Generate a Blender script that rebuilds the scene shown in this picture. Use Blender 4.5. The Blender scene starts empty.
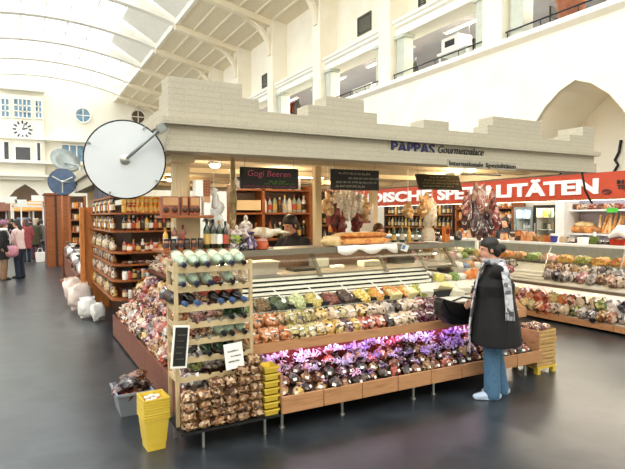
import bpy, bmesh, math, random
from mathutils import Vector, Matrix, Euler, noise
random.seed(11)
R = random.Random(5)
scn = bpy.context.scene
COL = scn.collection
PI = math.pi

# ------------------------------------------------------------ camera solved from the two vanishing points
CX, CY, VX, VY, EYE = 312.5, 234.5, (1290, 209), (22, 217), 1.8
FPX = math.sqrt(-((VX[0]-CX)*(VY[0]-CX)+(VX[1]-CY)*(VY[1]-CY)))
EX = Vector((VX[0]-CX, -(VX[1]-CY), -FPX)).normalized()
EY = Vector((VY[0]-CX, -(VY[1]-CY), -FPX)).normalized()
EZ = EX.cross(EY).normalized()
def ray(px, py):
    c = Vector((px-CX, -(py-CY), -FPX))
    return Vector((EX.dot(c), EY.dot(c), EZ.dot(c)))/FPX
def PX(px, py, x):
    r = ray(px, py); t = x/r.x; return Vector((x, r.y*t, EYE+r.z*t))
def PY(px, py, y):
    r = ray(px, py); t = y/r.y; return Vector((r.x*t, y, EYE+r.z*t))
def PZ(px, py, z):
    r = ray(px, py); t = (z-EYE)/r.z; return Vector((r.x*t, r.y*t, z))

cam_d = bpy.data.cameras.new('camera'); cam = bpy.data.objects.new('camera', cam_d); COL.objects.link(cam)
cam_d.sensor_width = 36; cam_d.lens = FPX/625*36; cam_d.clip_start = .05; cam_d.clip_end = 300
mw = Matrix(((EX.x, EX.y, EX.z, 0), (EY.x, EY.y, EY.z, 0), (EZ.x, EZ.y, EZ.z, EYE), (0, 0, 0, 1)))
cam.matrix_world = mw
scn.camera = cam
CAMV = Vector((EX.z, EY.z, EZ.z))      # towards the viewer

# ------------------------------------------------------------ colours and materials
def c(h):
    def l(v):
        v /= 255; return v/12.92 if v <= .04045 else ((v+.055)/1.055)**2.4
    return (l(int(h[0:2], 16)), l(int(h[2:4], 16)), l(int(h[4:6], 16)), 1)
MATS = {}
def mat(name, cols, rough=.5, metal=0., scale=12., bump=0., emit=0., kind='noise', coat=0., trans=0., stretch=None, spec=.5):
    if name in MATS: return MATS[name]
    if isinstance(cols, str): cols = [cols]
    m = bpy.data.materials.new(name); m.use_nodes = True
    nt = m.node_tree; N = nt.nodes; L = nt.links; b = N['Principled BSDF']
    b.inputs['Roughness'].default_value = rough; b.inputs['Metallic'].default_value = metal
    b.inputs['Coat Weight'].default_value = coat; b.inputs['Coat Roughness'].default_value = .12
    b.inputs['Transmission Weight'].default_value = trans
    b.inputs['Specular IOR Level'].default_value = spec
    tc = N.new('ShaderNodeTexCoord'); oi = N.new('ShaderNodeObjectInfo')
    mp = N.new('ShaderNodeMapping'); L.new(tc.outputs['Object'], mp.inputs['Vector'])
    if stretch: mp.inputs['Scale'].default_value = stretch
    ad = N.new('ShaderNodeVectorMath'); ad.operation = 'ADD'
    ml = N.new('ShaderNodeMath'); ml.operation = 'MULTIPLY'; ml.inputs[1].default_value = 37.
    L.new(oi.outputs['Random'], ml.inputs[0])
    L.new(mp.outputs['Vector'], ad.inputs[0]); L.new(ml.outputs[0], ad.inputs[1])
    if kind == 'vor':
        t = N.new('ShaderNodeTexVoronoi'); t.inputs['Scale'].default_value = scale
        L.new(ad.outputs[0], t.inputs['Vector'])
        sp = N.new('ShaderNodeSeparateColor'); L.new(t.outputs['Color'], sp.inputs[0]); fac = sp.outputs[0]
        hgt = t.outputs['Distance']
    elif kind == 'brick':
        t = N.new('ShaderNodeTexWave'); t.inputs['Scale'].default_value = scale; t.inputs['Distortion'].default_value = 1.
        L.new(mp.outputs['Vector'], t.inputs['Vector']); fac = t.outputs['Fac']; hgt = fac
    else:
        t = N.new('ShaderNodeTexNoise'); t.inputs['Scale'].default_value = scale; t.inputs['Detail'].default_value = 4
        L.new(ad.outputs[0], t.inputs['Vector']); fac = t.outputs['Fac']; hgt = fac
    rp = N.new('ShaderNodeValToRGB'); cr = rp.color_ramp
    if len(cols) == 1:
        a = c(cols[0]); cols2 = [tuple(v*.9 for v in a[:3])+(1,), tuple(min(1, v*1.06) for v in a[:3])+(1,)]
    else: cols2 = [c(h) for h in cols]
    if kind == 'vor':
        cr.interpolation = 'CONSTANT'; ps = [i/len(cols2) for i in range(len(cols2))]
    else:
        ps = [.3+.4*i/(len(cols2)-1) for i in range(len(cols2))]
    cr.elements[0].position = ps[0]; cr.elements[0].color = cols2[0]
    cr.elements[1].position = ps[1]; cr.elements[1].color = cols2[1]
    for p_, k in list(zip(ps, cols2))[2:]:
        e = cr.elements.new(p_); e.color = k
    L.new(fac, rp.inputs['Fac']); L.new(rp.outputs['Color'], b.inputs['Base Color'])
    if emit:
        L.new(rp.outputs['Color'], b.inputs['Emission Color']); b.inputs['Emission Strength'].default_value = emit
    if bump:
        bp = N.new('ShaderNodeBump'); bp.inputs['Strength'].default_value = bump; bp.inputs['Distance'].default_value = .02
        L.new(hgt, bp.inputs['Height']); L.new(bp.outputs[0], b.inputs['Normal'])
    MATS[name] = m
    return m
def glass_mat(name, tint='fbfbf8', refl=.12):
    if name in MATS: return MATS[name]
    m = bpy.data.materials.new(name); m.use_nodes = True; nt = m.node_tree; N = nt.nodes; L = nt.links
    N.remove(N['Principled BSDF'])
    tr = N.new('ShaderNodeBsdfTransparent'); tr.inputs[0].default_value = c(tint)
    gl = N.new('ShaderNodeBsdfGlossy'); gl.inputs['Roughness'].default_value = .03
    mx = N.new('ShaderNodeMixShader'); fr = N.new('ShaderNodeLayerWeight'); fr.inputs[0].default_value = .25
    ma = N.new('ShaderNodeMath'); ma.operation = 'MULTIPLY_ADD'; ma.inputs[1].default_value = .14; ma.inputs[2].default_value = refl*.15
    L.new(fr.outputs['Fresnel'], ma.inputs[0]); L.new(ma.outputs[0], mx.inputs[0])
    L.new(tr.outputs[0], mx.inputs[1]); L.new(gl.outputs[0], mx.inputs[2]); L.new(mx.outputs[0], N['Material Output'].inputs[0])
    MATS[name] = m; return m
def emis(name, h, s):
    if name in MATS: return MATS[name]
    m = bpy.data.materials.new(name); m.use_nodes = True; N = m.node_tree.nodes; L = m.node_tree.links
    N.remove(N['Principled BSDF']); e = N.new('ShaderNodeEmission'); e.inputs[0].default_value = c(h); e.inputs[1].default_value = s
    L.new(e.outputs[0], N['Material Output'].inputs[0]); MATS[name] = m; return m

# ------------------------------------------------------------ mesh builder
class MB:
    def __init__(s): s.v = []; s.f = []
    def add(s, vs, fs):
        o = len(s.v); s.v += [tuple(v) for v in vs]; s.f += [tuple(i+o for i in f) for f in fs]; return s
    def box(s, x0, x1, y0, y1, z0, z1):
        return s.add([(x0,y0,z0),(x1,y0,z0),(x1,y1,z0),(x0,y1,z0),(x0,y0,z1),(x1,y0,z1),(x1,y1,z1),(x0,y1,z1)],
                     [(0,3,2,1),(4,5,6,7),(0,1,5,4),(1,2,6,5),(2,3,7,6),(3,0,4,7)])
    def obox(s, ctr, size, rot=(0,0,0)):
        m = Euler(rot).to_matrix(); h = [k/2 for k in size]; ctr = Vector(ctr)
        vs = [ctr+m@Vector((sx*h[0], sy*h[1], sz*h[2])) for sx, sy, sz in
              [(-1,-1,-1),(1,-1,-1),(1,1,-1),(-1,1,-1),(-1,-1,1),(1,-1,1),(1,1,1),(-1,1,1)]]
        return s.add(vs, [(0,3,2,1),(4,5,6,7),(0,1,5,4),(1,2,6,5),(2,3,7,6),(3,0,4,7)])
    def taper(s, w0, d0, w1, d1, z0, z1):
        return s.add([(-w0/2,-d0/2,z0),(w0/2,-d0/2,z0),(w0/2,d0/2,z0),(-w0/2,d0/2,z0),(-w1/2,-d1/2,z1),(w1/2,-d1/2,z1),(w1/2,d1/2,z1),(-w1/2,d1/2,z1)],
                     [(0,3,2,1),(4,5,6,7),(0,1,5,4),(1,2,6,5),(2,3,7,6),(3,0,4,7)])
    def openbox(s, w0, d0, w1, d1, z0, z1, t=.008):
        # an open-topped box with walls
        o = [(-w0/2,-d0/2,z0),(w0/2,-d0/2,z0),(w0/2,d0/2,z0),(-w0/2,d0/2,z0),(-w1/2,-d1/2,z1),(w1/2,-d1/2,z1),(w1/2,d1/2,z1),(-w1/2,d1/2,z1)]
        i = [(x-math.copysign(t, x), y-math.copysign(t, y), z+(t if k < 4 else 0)) for k, (x, y, z) in enumerate(o)]
        fs = [(0,3,2,1),(0,1,5,4),(1,2,6,5),(2,3,7,6),(3,0,4,7),(8,9,10,11),(8,12,13,9),(9,13,14,10),(10,14,15,11),(11,15,12,8),
              (4,5,13,12),(5,6,14,13),(6,7,15,14),(7,4,12,15)]
        return s.add(o+i, fs)
    def ring(s, w, d, z0, z1, t):
        return s.box(-w/2,w/2,-d/2,-d/2+t,z0,z1).box(-w/2,w/2,d/2-t,d/2,z0,z1).box(-w/2,-w/2+t,-d/2+t,d/2-t,z0,z1).box(w/2-t,w/2,-d/2+t,d/2-t,z0,z1)
    def tube(s, pts, r, n=8):
        pts = [Vector(p) for p in pts]; k = len(pts); rs = r if isinstance(r, (list, tuple)) else [r]*k
        o = len(s.v); prev = None
        for i, p in enumerate(pts):
            t = (pts[min(i+1, k-1)]-pts[max(i-1, 0)]).normalized()
            if prev is None:
                u = t.orthogonal().normalized()
            else:
                u = (prev-t*prev.dot(t)); u = u.normalized() if u.length > 1e-6 else t.orthogonal().normalized()
            prev = u; w = t.cross(u)
            for j in range(n):
                a = 2*PI*j/n; s.v.append(tuple(p+(u*math.cos(a)+w*math.sin(a))*rs[i]))
        for i in range(k-1):
            for j in range(n):
                a = o+i*n+j; b = o+i*n+(j+1) % n; s.f.append((a, b, b+n, a+n))
        s.f.append(tuple(o+j for j in reversed(range(n)))); s.f.append(tuple(o+(k-1)*n+j for j in range(n)))
        return s
    def strip(s, pts, w, up=(0,0,1), t=.002):
        pts = [Vector(p) for p in pts]; k = len(pts); o = len(s.v)
        for i, p in enumerate(pts):
            d = (pts[min(i+1, k-1)]-pts[max(i-1, 0)]).normalized(); u = d.cross(Vector(up))
            u = u.normalized()*w/2 if u.length > 1e-5 else Vector((w/2, 0, 0)); nn = u.cross(d).normalized()*t/2
            for q in (p-u-nn, p+u-nn, p+u+nn, p-u+nn): s.v.append(tuple(q))
        for i in range(k-1):
            for j in range(4):
                a = o+i*4+j; b = o+i*4+(j+1) % 4; s.f.append((a, b, b+4, a+4))
        s.f.append((o+3, o+2, o+1, o)); e = o+(k-1)*4; s.f.append((e, e+1, e+2, e+3)); return s
    def lathe(s, prof, n=14, ctr=(0,0,0), wob=0., seed=0):
        o = len(s.v); rr = random.Random(seed)
        for (r, z) in prof:
            for j in range(n):
                a = 2*PI*j/n; q = r*(1+wob*(rr.random()-.5)); s.v.append((ctr[0]+q*math.cos(a), ctr[1]+q*math.sin(a), ctr[2]+z+wob*.03*(rr.random()-.5)))
        k = len(prof)
        for i in range(k-1):
            for j in range(n):
                a = o+i*n+j; b = o+i*n+(j+1) % n; s.f.append((a, b, b+n, a+n))
        s.f.append(tuple(o+j for j in reversed(range(n)))); s.f.append(tuple(o+(k-1)*n+j for j in range(n))); return s
    def ell(s, ctr, rad, nu=14, nv=9, pw=1., nz=0., nf=9., seed=0, rot=None):
        o = len(s.v); ctr = Vector(ctr); M = Euler(rot).to_matrix() if rot else None
        sg = lambda v: math.copysign(abs(v)**pw, v)
        def pt(th, ph):
            p = Vector((sg(math.cos(ph))*sg(math.cos(th))*rad[0], sg(math.cos(ph))*sg(math.sin(th))*rad[1], sg(math.sin(ph))*rad[2]))
            if nz: p *= 1+nz*noise.noise(p*nf+Vector((seed*3.1, seed*1.7, seed)))
            if M: p = M@p
            return ctr+p
        for i in range(1, nv):
            ph = -PI/2+PI*i/nv
            for j in range(nu): s.v.append(tuple(pt(2*PI*j/nu, ph)))
        s.v.append(tuple(pt(0, -PI/2))); s.v.append(tuple(pt(0, PI/2))); b = o+(nv-1)*nu
        for i in range(nv-2):
            for j in range(nu):
                a = o+i*nu+j; d = o+i*nu+(j+1) % nu; s.f.append((a, d, d+nu, a+nu))
        for j in range(nu):
            s.f.append((b, o+(j+1) % nu, o+j)); q = o+(nv-2)*nu; s.f.append((b+1, q+j, q+(j+1) % nu))
        return s
    def prism(s, poly, a0, a1, axis='y'):
        o = len(s.v); n = len(poly)
        f = {'y': lambda p, a: (p[0], a, p[1]), 'x': lambda p, a: (a, p[0], p[1]), 'z': lambda p, a: (p[0], p[1], a)}[axis]
        for a in (a0, a1):
            for p in poly: s.v.append(f(p, a))
        s.f.append(tuple(o+i for i in range(n))); s.f.append(tuple(o+n+i for i in reversed(range(n))))
        for i in range(n):
            j = (i+1) % n; s.f.append((o+j, o+i, o+n+i, o+n+j))
        return s
    def loft(s, pts, rad, side=(1,0,0), n=14, round_ends=True):
        # elliptical tube: rad = [(along side, along the other)], closed; rounded ends by shrinking rings
        pts = [Vector(p) for p in pts]; rad = [(r, r) if not isinstance(r, tuple) else r for r in rad]
        if round_ends:
            def cap(p, q, r):
                d = (p-q).normalized(); m = min(r)
                return [(p+d*m*math.sin(a), (r[0]*math.cos(a), r[1]*math.cos(a))) for a in (.5, 1., 1.35)]
            st = cap(pts[0], pts[1], rad[0])[::-1]; en = cap(pts[-1], pts[-2], rad[-1])
            pts = [a for a, _ in st]+pts+[a for a, _ in en]; rad = [b for _, b in st]+rad+[b for _, b in en]
        o = len(s.v); k = len(pts); side = Vector(side)
        for i, p in enumerate(pts):
            t = (pts[min(i+1, k-1)]-pts[max(i-1, 0)]).normalized()
            u = side-t*side.dot(t); u = u.normalized() if u.length > 1e-4 else t.orthogonal().normalized()
            w = t.cross(u)
            for j in range(n):
                a = 2*PI*j/n; s.v.append(tuple(p+u*math.cos(a)*rad[i][0]+w*math.sin(a)*rad[i][1]))
        for i in range(k-1):
            for j in range(n):
                a = o+i*n+j; b = o+i*n+(j+1) % n; s.f.append((a, b, b+n, a+n))
        s.f.append(tuple(o+j for j in reversed(range(n)))); s.f.append(tuple(o+(k-1)*n+j for j in range(n))); return s
    def mesh(s, name, smooth=False):
        me = bpy.data.meshes.new(name); me.from_pydata(s.v, [], s.f); me.validate()
        bm = bmesh.new(); bm.from_mesh(me); bmesh.ops.recalc_face_normals(bm, faces=bm.faces); bm.to_mesh(me); bm.free()
        if smooth:
            me.polygons.foreach_set('use_smooth', [True]*len(me.polygons))
        return me
def soften(me, ang=.6):
    me.polygons.foreach_set('use_smooth', [True]*len(me.polygons))
    try: me.set_sharp_from_angle(angle=ang)
    except Exception: pass
    return me

def link(name, data, parent=None, loc=None, rot=None, scale=None):
    o = bpy.data.objects.new(name, data); COL.objects.link(o)
    if parent: o.parent = parent
    if loc is not None: o.location = loc
    if rot is not None: o.rotation_euler = rot
    if scale is not None: o.scale = scale if isinstance(scale, (tuple, list)) else (scale,)*3
    return o
def obj(name, mb, m, parent=None, smooth=False, loc=None, rot=None, scale=None, ang=None, bevel=0):
    me = mb.mesh(name, smooth) if isinstance(mb, MB) else mb
    if ang: soften(me, ang)
    if bevel:
        bm = bmesh.new(); bm.from_mesh(me)
        bmesh.ops.bevel(bm, geom=[e for e in bm.edges if len(e.link_faces) == 2 and e.calc_face_angle(0) > .5], offset=bevel, segments=2, affect='EDGES', clamp_overlap=True)
        bm.to_mesh(me); bm.free()
    if not me.materials: me.materials.append(m)
    o = link(name, me, parent, loc, rot, scale)
    if me.materials[0] != m:
        o.material_slots[0].link = 'OBJECT'; o.material_slots[0].material = m
    return o
def tag(o, label, cat, group=None, kind=None):
    o['label'] = label; o['category'] = cat
    if len(label.split()) > 16: print('LONG', label)
    if group: o['group'] = group
    if kind: o['kind'] = kind
    return o
def thing(name, label, cat, loc=(0,0,0), rot=(0,0,0), group=None, scale=None):
    o = link(name, None, None, loc, rot, scale); o.empty_display_size = .1
    return tag(o, label, cat, group)
def struct(name, mb, m, smooth=False, ang=None):
    o = obj(name, mb, m, None, smooth, ang=ang); o['kind'] = 'structure'; return o
def part(o, label): o['label'] = label; return o
ORD = ['', 'second ', 'third ', 'fourth ', 'fifth ', 'sixth ', 'seventh ', 'eighth ', 'ninth ', 'tenth ', 'eleventh ', 'twelfth ', 'thirteenth ', 'fourteenth ', 'fifteenth ', 'sixteenth ', 'seventeenth ', 'eighteenth ', 'nineteenth ', 'twentieth ']
def nth(i, n, a='left', b='right'):
    if n == 1: return 'only one'
    if n == 3 and i == 1: return 'middle one'
    if i <= (n-1)//2: return ('first' if i == 0 else ORD[i].strip())+' from the '+a
    j = n-1-i
    return ('first' if j == 0 else ORD[j].strip())+' from the '+b
TXT = {}
def text_mesh(s, size=1., ext=.003, bold=0., shear=0.):
    cu = bpy.data.curves.new('lettering', 'FONT'); cu.body = s; cu.size = size; cu.extrude = ext; cu.offset = bold; cu.shear = shear
    cu.resolution_u = 3
    o = bpy.data.objects.new('tmp', cu); COL.objects.link(o)
    dg = bpy.context.evaluated_depsgraph_get(); me = bpy.data.meshes.new_from_object(o.evaluated_get(dg))
    me.materials.clear()
    bpy.data.objects.remove(o); return me
def remesh(mb, voxel, it=3, name='body'):
    me = mb.mesh('tmp'); o = bpy.data.objects.new('tmp', me); COL.objects.link(o)
    m = o.modifiers.new('r', 'REMESH'); m.mode = 'VOXEL'; m.voxel_size = voxel; m.use_smooth_shade = True
    s = o.modifiers.new('s', 'SMOOTH'); s.factor = .5; s.iterations = it
    dg = bpy.context.evaluated_depsgraph_get(); r = bpy.data.meshes.new_from_object(o.evaluated_get(dg)); r.name = name
    bpy.data.objects.remove(o); bpy.data.meshes.remove(me); return r
# ============================================================ SETTING
m_wall = mat('wall_cream', ['f5ecd6', 'f9f3e2'], .8, scale=1.5)
m_wallfar = mat('wall_far_cream', ['f6efdc', 'faf5e6'], .8, scale=1.)
m_trimw = mat('trim_white', ['f3efe2', 'f8f5ea'], .7, scale=3.)
m_coffer = mat('coffer_plaster', ['e4d7b8', 'ece0c6'], .85, scale=9., bump=.1)
m_rib = mat('rib_plaster', ['f0e4c8', 'f4ead2'], .8, scale=3.)
m_col = mat('gallery_column_paint', ['c0c4b6', 'ccd0c2'], .7, scale=5.)
m_floor = mat('dark_floor', ['23262a', '2b2f33', '363a3e', '282c31'], .3, scale=2.2, bump=.06, spec=.5)
m_dark = mat('dark_void', ['2a2622', '332e29'], .8)
m_black = mat('matte_black', ['121212', '1a1a1a'], .6)
m_steel = mat('steel', ['b9bbb8', 'd0d1cd'], .28, .85, scale=6., stretch=(1,1,14))
m_greymetal = mat('grey_painted_metal', ['8f9694', 'a0a6a3'], .4, .4)
m_glass = glass_mat('clear_glass')
m_wood = mat('warm_wood', ['8a4a22', '9c5a2c', '7a3f1c'], .5, scale=4., stretch=(1,1,9))
m_orangewood = mat('orange_pine', ['c47434', 'd28644', 'b4662c'], .5, scale=4., stretch=(6,6,.8))
m_redwood = mat('red_brown_board', ['6e3a28', '7c4630', '61301f'], .5, scale=4., stretch=(.8,.8,8))
m_tan = mat('tan_board', ['b08058', 'bd8c62', 'a3734d'], .5, scale=4., stretch=(.8,3,8))
m_pale = mat('pale_pine', ['bfa97e', 'cbb68e', 'b29c70'], .55, scale=5., stretch=(1,1,1))
m_white = mat('white_paint', ['eceae4', 'f4f3ee'], .5)
m_dwood = mat('dark_brown_wood', ['3c2416', '4a2d1c', '301b10'], .5, scale=4., stretch=(.8,.8,6))

struct('floor', MB().box(-14, 17, -9, 53, -.1, 0), m_floor)

XW = 11.2
# right wall, lower storey, with pointed archways
archoff = [(0,4.86),(.4,4.7),(.8,4.39),(1.08,4.05),(1.32,3.67),(1.5,3.2),(1.6,2.75),(1.6,0)]
poly = [(-4, 0)]
cents = [7.93]
for cy in cents:
    poly += [(cy-a, z) for a, z in reversed(archoff)] + [(cy+a, z) for a, z in archoff[1:]]
poly += [(53, 0), (53, 6.2), (-4, 6.2)]
struct('wall_right', MB().prism(poly, XW, XW+.12, 'x'), m_wall)
for cy in cents:
    mb = MB(); k = [(cy-a, z) for a, z in reversed(archoff)]+[(cy+a, z) for a, z in archoff[1:]]
    k2 = [(cy+(y-cy)*1.12, z*1.03) for y, z in k]; n = len(k)
    for i in range(n-1):
        a, b, a2, b2 = k[i], k[i+1], k2[i], k2[i+1]
        mb.add([(XW+.05,)+a, (XW+.05,)+b, (XW+1.8,)+b, (XW+1.8,)+a, (XW+.05,)+a2, (XW+.05,)+b2, (XW+1.8,)+b2, (XW+1.8,)+a2],
               [(0,1,2,3),(4,7,6,5),(0,4,5,1),(3,2,6,7),(0,3,7,4),(1,5,6,2)])
    struct('wall_archway', mb, m_wall)
    mb = MB().box(XW+1.8, XW+2, cy-2.2, cy+2.2, 0, 5.2)
    struct('wall_niche', mb, m_wall)
    # a thin pipe in the niche and a wall joint
    struct('trim_1', MB().box(XW+1.7, XW+1.8, cy+.95, cy+1.0, 0, 4.2), m_rib)
struct('trim_2', MB().prism([(XW-.16, 6.2), (XW-.16, 6.28), (XW-.06, 6.36), (XW+.9, 6.36), (XW+.9, 6.1), (XW, 6.1)], -4, 53, 'y'), m_trimw)  # gallery ledge
struct('floor_gallery', MB().box(XW, 17, -4, 53, 6.16, 6.36), m_greymetal)
m_gint = mat('gallery_wall', ['a8a4ac', 'b4b0b4'], .8, scale=2.)
struct('wall_gallery', MB().box(16.6, 16.8, -4, 53, 6.36, 8.6), m_gint)
struct('ceiling_gallery', MB().box(11.45, 16.8, -4, 53, 8.22, 8.4), m_gint)
struct('wall_upper', MB().box(12, 12.3, -4, 53, 8.4, 11.6), m_wall)
struct('trim_3', MB().prism([(11.3, 8.42), (11.3, 8.33), (11.36, 8.28), (11.36, 8.2), (11.44, 8.14), (11.44, 7.9), (12.2, 7.9), (12.2, 8.42)], -4, 53, 'y'), m_trimw)
BAY = [10.08+4.85*k for k in range(-3, 9)]
for i, y in enumerate(BAY):
    struct('wall_pilaster', MB().box(XW, 12.15, y, y+.66, 6.3, 11.7), m_wall)
    # bracket curving from the pilaster to the ceiling
    mb = MB(); pts = []
    for k in range(9):
        a = PI/2*k/8; pts.append((11.2-1.35*(1-math.cos(a)), y+.33, 9.9+1.55*math.sin(a)))
    mb.strip(pts, .34, (0,1,0), .2)
    mb2 = MB(); prev = None
    for p in pts:
        if prev: mb2.add([(prev[0]-.07, y+.16, prev[2]), (prev[0]+.1, y+.16, prev[2]), (p[0]+.1, y+.16, p[2]), (p[0]-.07, y+.16, p[2]),
                          (prev[0]-.07, y+.5, prev[2]), (prev[0]+.1, y+.5, prev[2]), (p[0]+.1, y+.5, p[2]), (p[0]-.07, y+.5, p[2])],
                         [(0,1,2,3),(4,7,6,5),(0,3,7,4),(1,5,6,2),(0,4,5,1),(3,2,6,7)])
        prev = p
    struct('trim_bracket', mb2, m_rib)
    for yy in (y-.5, y+.72):
        if yy < -3: continue
        t = struct('trim_gallery_column', MB().box(11.42, 11.8, yy, yy+.4, 6.36, 7.78).box(11.36, 11.84, yy-.05, yy+.45, 7.78, 7.9).box(11.38, 11.82, yy-.03, yy+.43, 6.36, 6.48), m_col)
# low parapet and rail on the gallery edge
struct('trim_4', MB().box(11.3, 11.42, -4, 53, 6.36, 6.42), m_trimw)
m_rail = mat('dark_rail', '2b3136', .4, .6)
for i, y in enumerate(BAY[1:7]):
    t = thing('gallery_railing', 'thin dark metal railing in gallery bay, %s' % nth(5-i, 6, 'far end', 'near end'), 'railing', (11.36, y+.66, 6.36), group='gallery railings')
    mb = MB().tube([(0,0,.24),(0,4.19,.24)], .02, 6)
    obj('rail', mb, m_rail, t); 
    for k in range(5): obj('post', MB().tube([(0,.05+k*1.02,0),(0,.05+k*1.02,.24)], .014, 6), m_rail, t)
# vents
m_vent = mat('vent_dark', ['4a4a40', '565648'], .6)
for (px0, py0, px1, py1, lab) in [(358, 27, 371.5, 20.5, 'dark square ventilation grille high on the cream wall, middle one'), (262.5, 84, 267.5, 80, 'small dark ventilation grille high on the wall, farthest of three'), (419, -2, 426, -5, 'dark ventilation grille cut by the top edge of the photo, nearest one')]:
    a = PX(px0, (py0+py1)/2+16, 12); b = PX(px1, (py0+py1)/2+16, 12)
    mid = PX((px0+px1)/2, {358: 24, 262.5: 81}.get(px0, -2), 12)
    w = abs(a.y-b.y); t = thing('wall_vent', lab, 'vent', (11.98, mid.y, mid.z), group=None)
    hh = .36
    obj('frame', MB().box(-.03, .02, -w/2, w/2, -hh, -hh+.06).box(-.03, .02, -w/2, w/2, hh-.06, hh).box(-.03, .02, -w/2, -w/2+.06, -hh+.06, hh-.06).box(-.03, .02, w/2-.06, w/2, -hh+.06, hh-.06), m_vent, t)
    mb = MB()
    for k in range(8): mb.obox((0, 0, -hh+.1+k*(2*hh-.2)/7), (.05, w-.12, .02), (0, .6, 0))
    obj('louvre', mb, m_vent, t)

# side ceiling: inclined coffered slope
CE = [(12.2, 11.41), (7.65, 12.4)]
def ceil_z(x): return 12.4+(7.65-x)/(7.65-12.2)*(11.41-12.4)
struct('ceiling_right', MB().prism([(12.2, ceil_z(12.2)), (7.65, 12.4), (7.65, 12.6), (12.2, ceil_z(12.2)+.2)], -4, 53, 'y'), m_coffer)
for k in range(6):
    x = 7.75+k*.86
    struct('trim_ceiling_strip', MB().prism([(x, ceil_z(x)-.06), (x+.1, ceil_z(x+.1)-.06), (x+.1, ceil_z(x+.1)+.02), (x, ceil_z(x)+.02)], -4, 53, 'y'), m_rib)
for y in BAY:
    struct('trim_ceiling_rib', MB().prism([(12, ceil_z(12)-.3), (7.65, 12.4-.3), (7.65, 12.45), (12, ceil_z(12)+.05)], y+.15, y+.51, 'y'), m_rib)
# vertical fascia above the slope, with framed panels
struct('wall_clerestory', MB().box(7.62, 7.75, -4, 53, 12.3, 14.2), m_trimw)
for i, y in enumerate(BAY[2:]):
    for k in range(3):
        struct('trim_clerestory_panel', MB().box(7.56, 7.62, y+.9+k*1.3, y+1.9+k*1.3, 12.7, 13.9), m_rib)
# white arched beams across the hall, and the glazed roof above them
XC, HW = 1.5, 6.15
def arch_z(x): return 12.35+.95*(1-((x-XC)/HW)**2)
def arch_poly(d0, d1, n=20):
    xs = [XC+HW-2*HW*i/n for i in range(n+1)]
    return [(x, arch_z(x)+d0) for x in xs]+[(x, arch_z(x)+d1) for x in reversed(xs)]
for y in BAY:
    if y < 12: continue
    struct('trim_roof_arch', MB().prism(arch_poly(0, .55), y+.1, y+.56, 'y'), m_trimw)
    struct('trim_roof_beam', MB().prism(arch_poly(.9, 1.05), y+2.5, y+2.62, 'y'), m_trimw)
mb = MB()
for k in range(9):
    x = XC+HW-.7-k*1.35
    mb.box(x-.05, x+.05, 8, 53, arch_z(x)+1.12, arch_z(x)+1.2)
struct('trim_glazing_bars', mb, m_trimw)
xs = [XC+HW-2*HW*i/16 for i in range(17)]
mb = MB().prism([(x, arch_z(x)+1.2) for x in xs]+[(x, arch_z(x)+1.22) for x in reversed(xs)], -4, 53, 'y')
struct('window_skylight', mb, glass_mat('roof_glass', 'f6fbff', .1))
# sloping inner panels beside the skylight
for i, y in enumerate(BAY[4:9]):
    struct('trim_roof_panel', MB().add([(7.6, y+.6, 12.6), (7.6, y+4.8, 12.6), (5.6, y+4.8, 13.75), (5.6, y+.6, 13.75), (7.6, y+.6, 12.7), (7.6, y+4.8, 12.7), (5.6, y+4.8, 13.85), (5.6, y+.6, 13.85)],
          [(0,3,2,1),(4,5,6,7),(0,1,5,4),(1,2,6,5),(2,3,7,6),(3,0,4,7)]), m_trimw)

# far wall with archway, windows, round windows and clock
YF = 52.
def pf(px, py, y=YF): p = PY(px, py, y); return (p.x, p.z)
ap = [pf(*q) for q in [(4, 235), (4, 205), (8, 198), (15, 190), (25, 184), (35, 190), (43, 200), (44, 235)]]
ap[0] = (ap[1][0], 0); ap[-1] = (ap[-2][0], 0)
poly = [(-14, 0)]+ap+[(15, 0), (15, 15.5), (-14, 15.5)]
struct('wall_far', MB().prism(poly, YF, YF+.3, 'y'), m_wallfar)
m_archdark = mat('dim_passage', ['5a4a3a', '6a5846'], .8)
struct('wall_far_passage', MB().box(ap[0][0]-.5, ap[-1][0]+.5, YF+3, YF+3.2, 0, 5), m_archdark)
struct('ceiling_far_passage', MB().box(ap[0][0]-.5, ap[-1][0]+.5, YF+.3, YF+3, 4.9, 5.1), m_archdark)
def fbox(px0, py0, px1, py1, y0, y1):
    a = PY(px0, py0, YF); b = PY(px1, py1, YF); a.z = PY(22, py0, YF).z; b.z = PY(22, py1, YF).z; return MB().box(min(a.x, b.x), max(a.x, b.x), y0, y1, min(a.z, b.z), max(a.z, b.z))
m_paneblue = mat('window_pane_blue', ['5f7f96', '7fa2b8', '3f566a'], .15, scale=1.5)
m_panedark = mat('window_pane_dark', ['4c4a48', '3a3838'], .2, scale=1.)
def window(n, px0, py0, px1, py1, cols, rows, pane, yy=YF):
    a = PY(px0, py0, yy); b = PY(px1, py1, yy); x0, x1 = min(a.x, b.x), max(a.x, b.x); z0, z1 = min(a.z, b.z), max(a.z, b.z)
    w = struct('window_%d' % n, MB().box(x0, x1, yy-.06, yy-.02, z0, z1), pane)
    mb = MB(); f = .1
    mb.box(x0-f, x1+f, yy-.16, yy, z0-f, z0).box(x0-f, x1+f, yy-.16, yy, z1, z1+f).box(x0-f, x0, yy-.16, yy, z0, z1).box(x1, x1+f, yy-.16, yy, z0, z1)
    for i in range(1, cols): x = x0+(x1-x0)*i/cols; mb.box(x-.05, x+.05, yy-.1, yy-.05, z0, z1)
    for i in range(1, rows): z = z0+(z1-z0)*i/rows; mb.box(x0, x1, yy-.1, yy-.05, z-.05, z+.05)
    obj('window_frame', mb, m_trimw, w)
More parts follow.
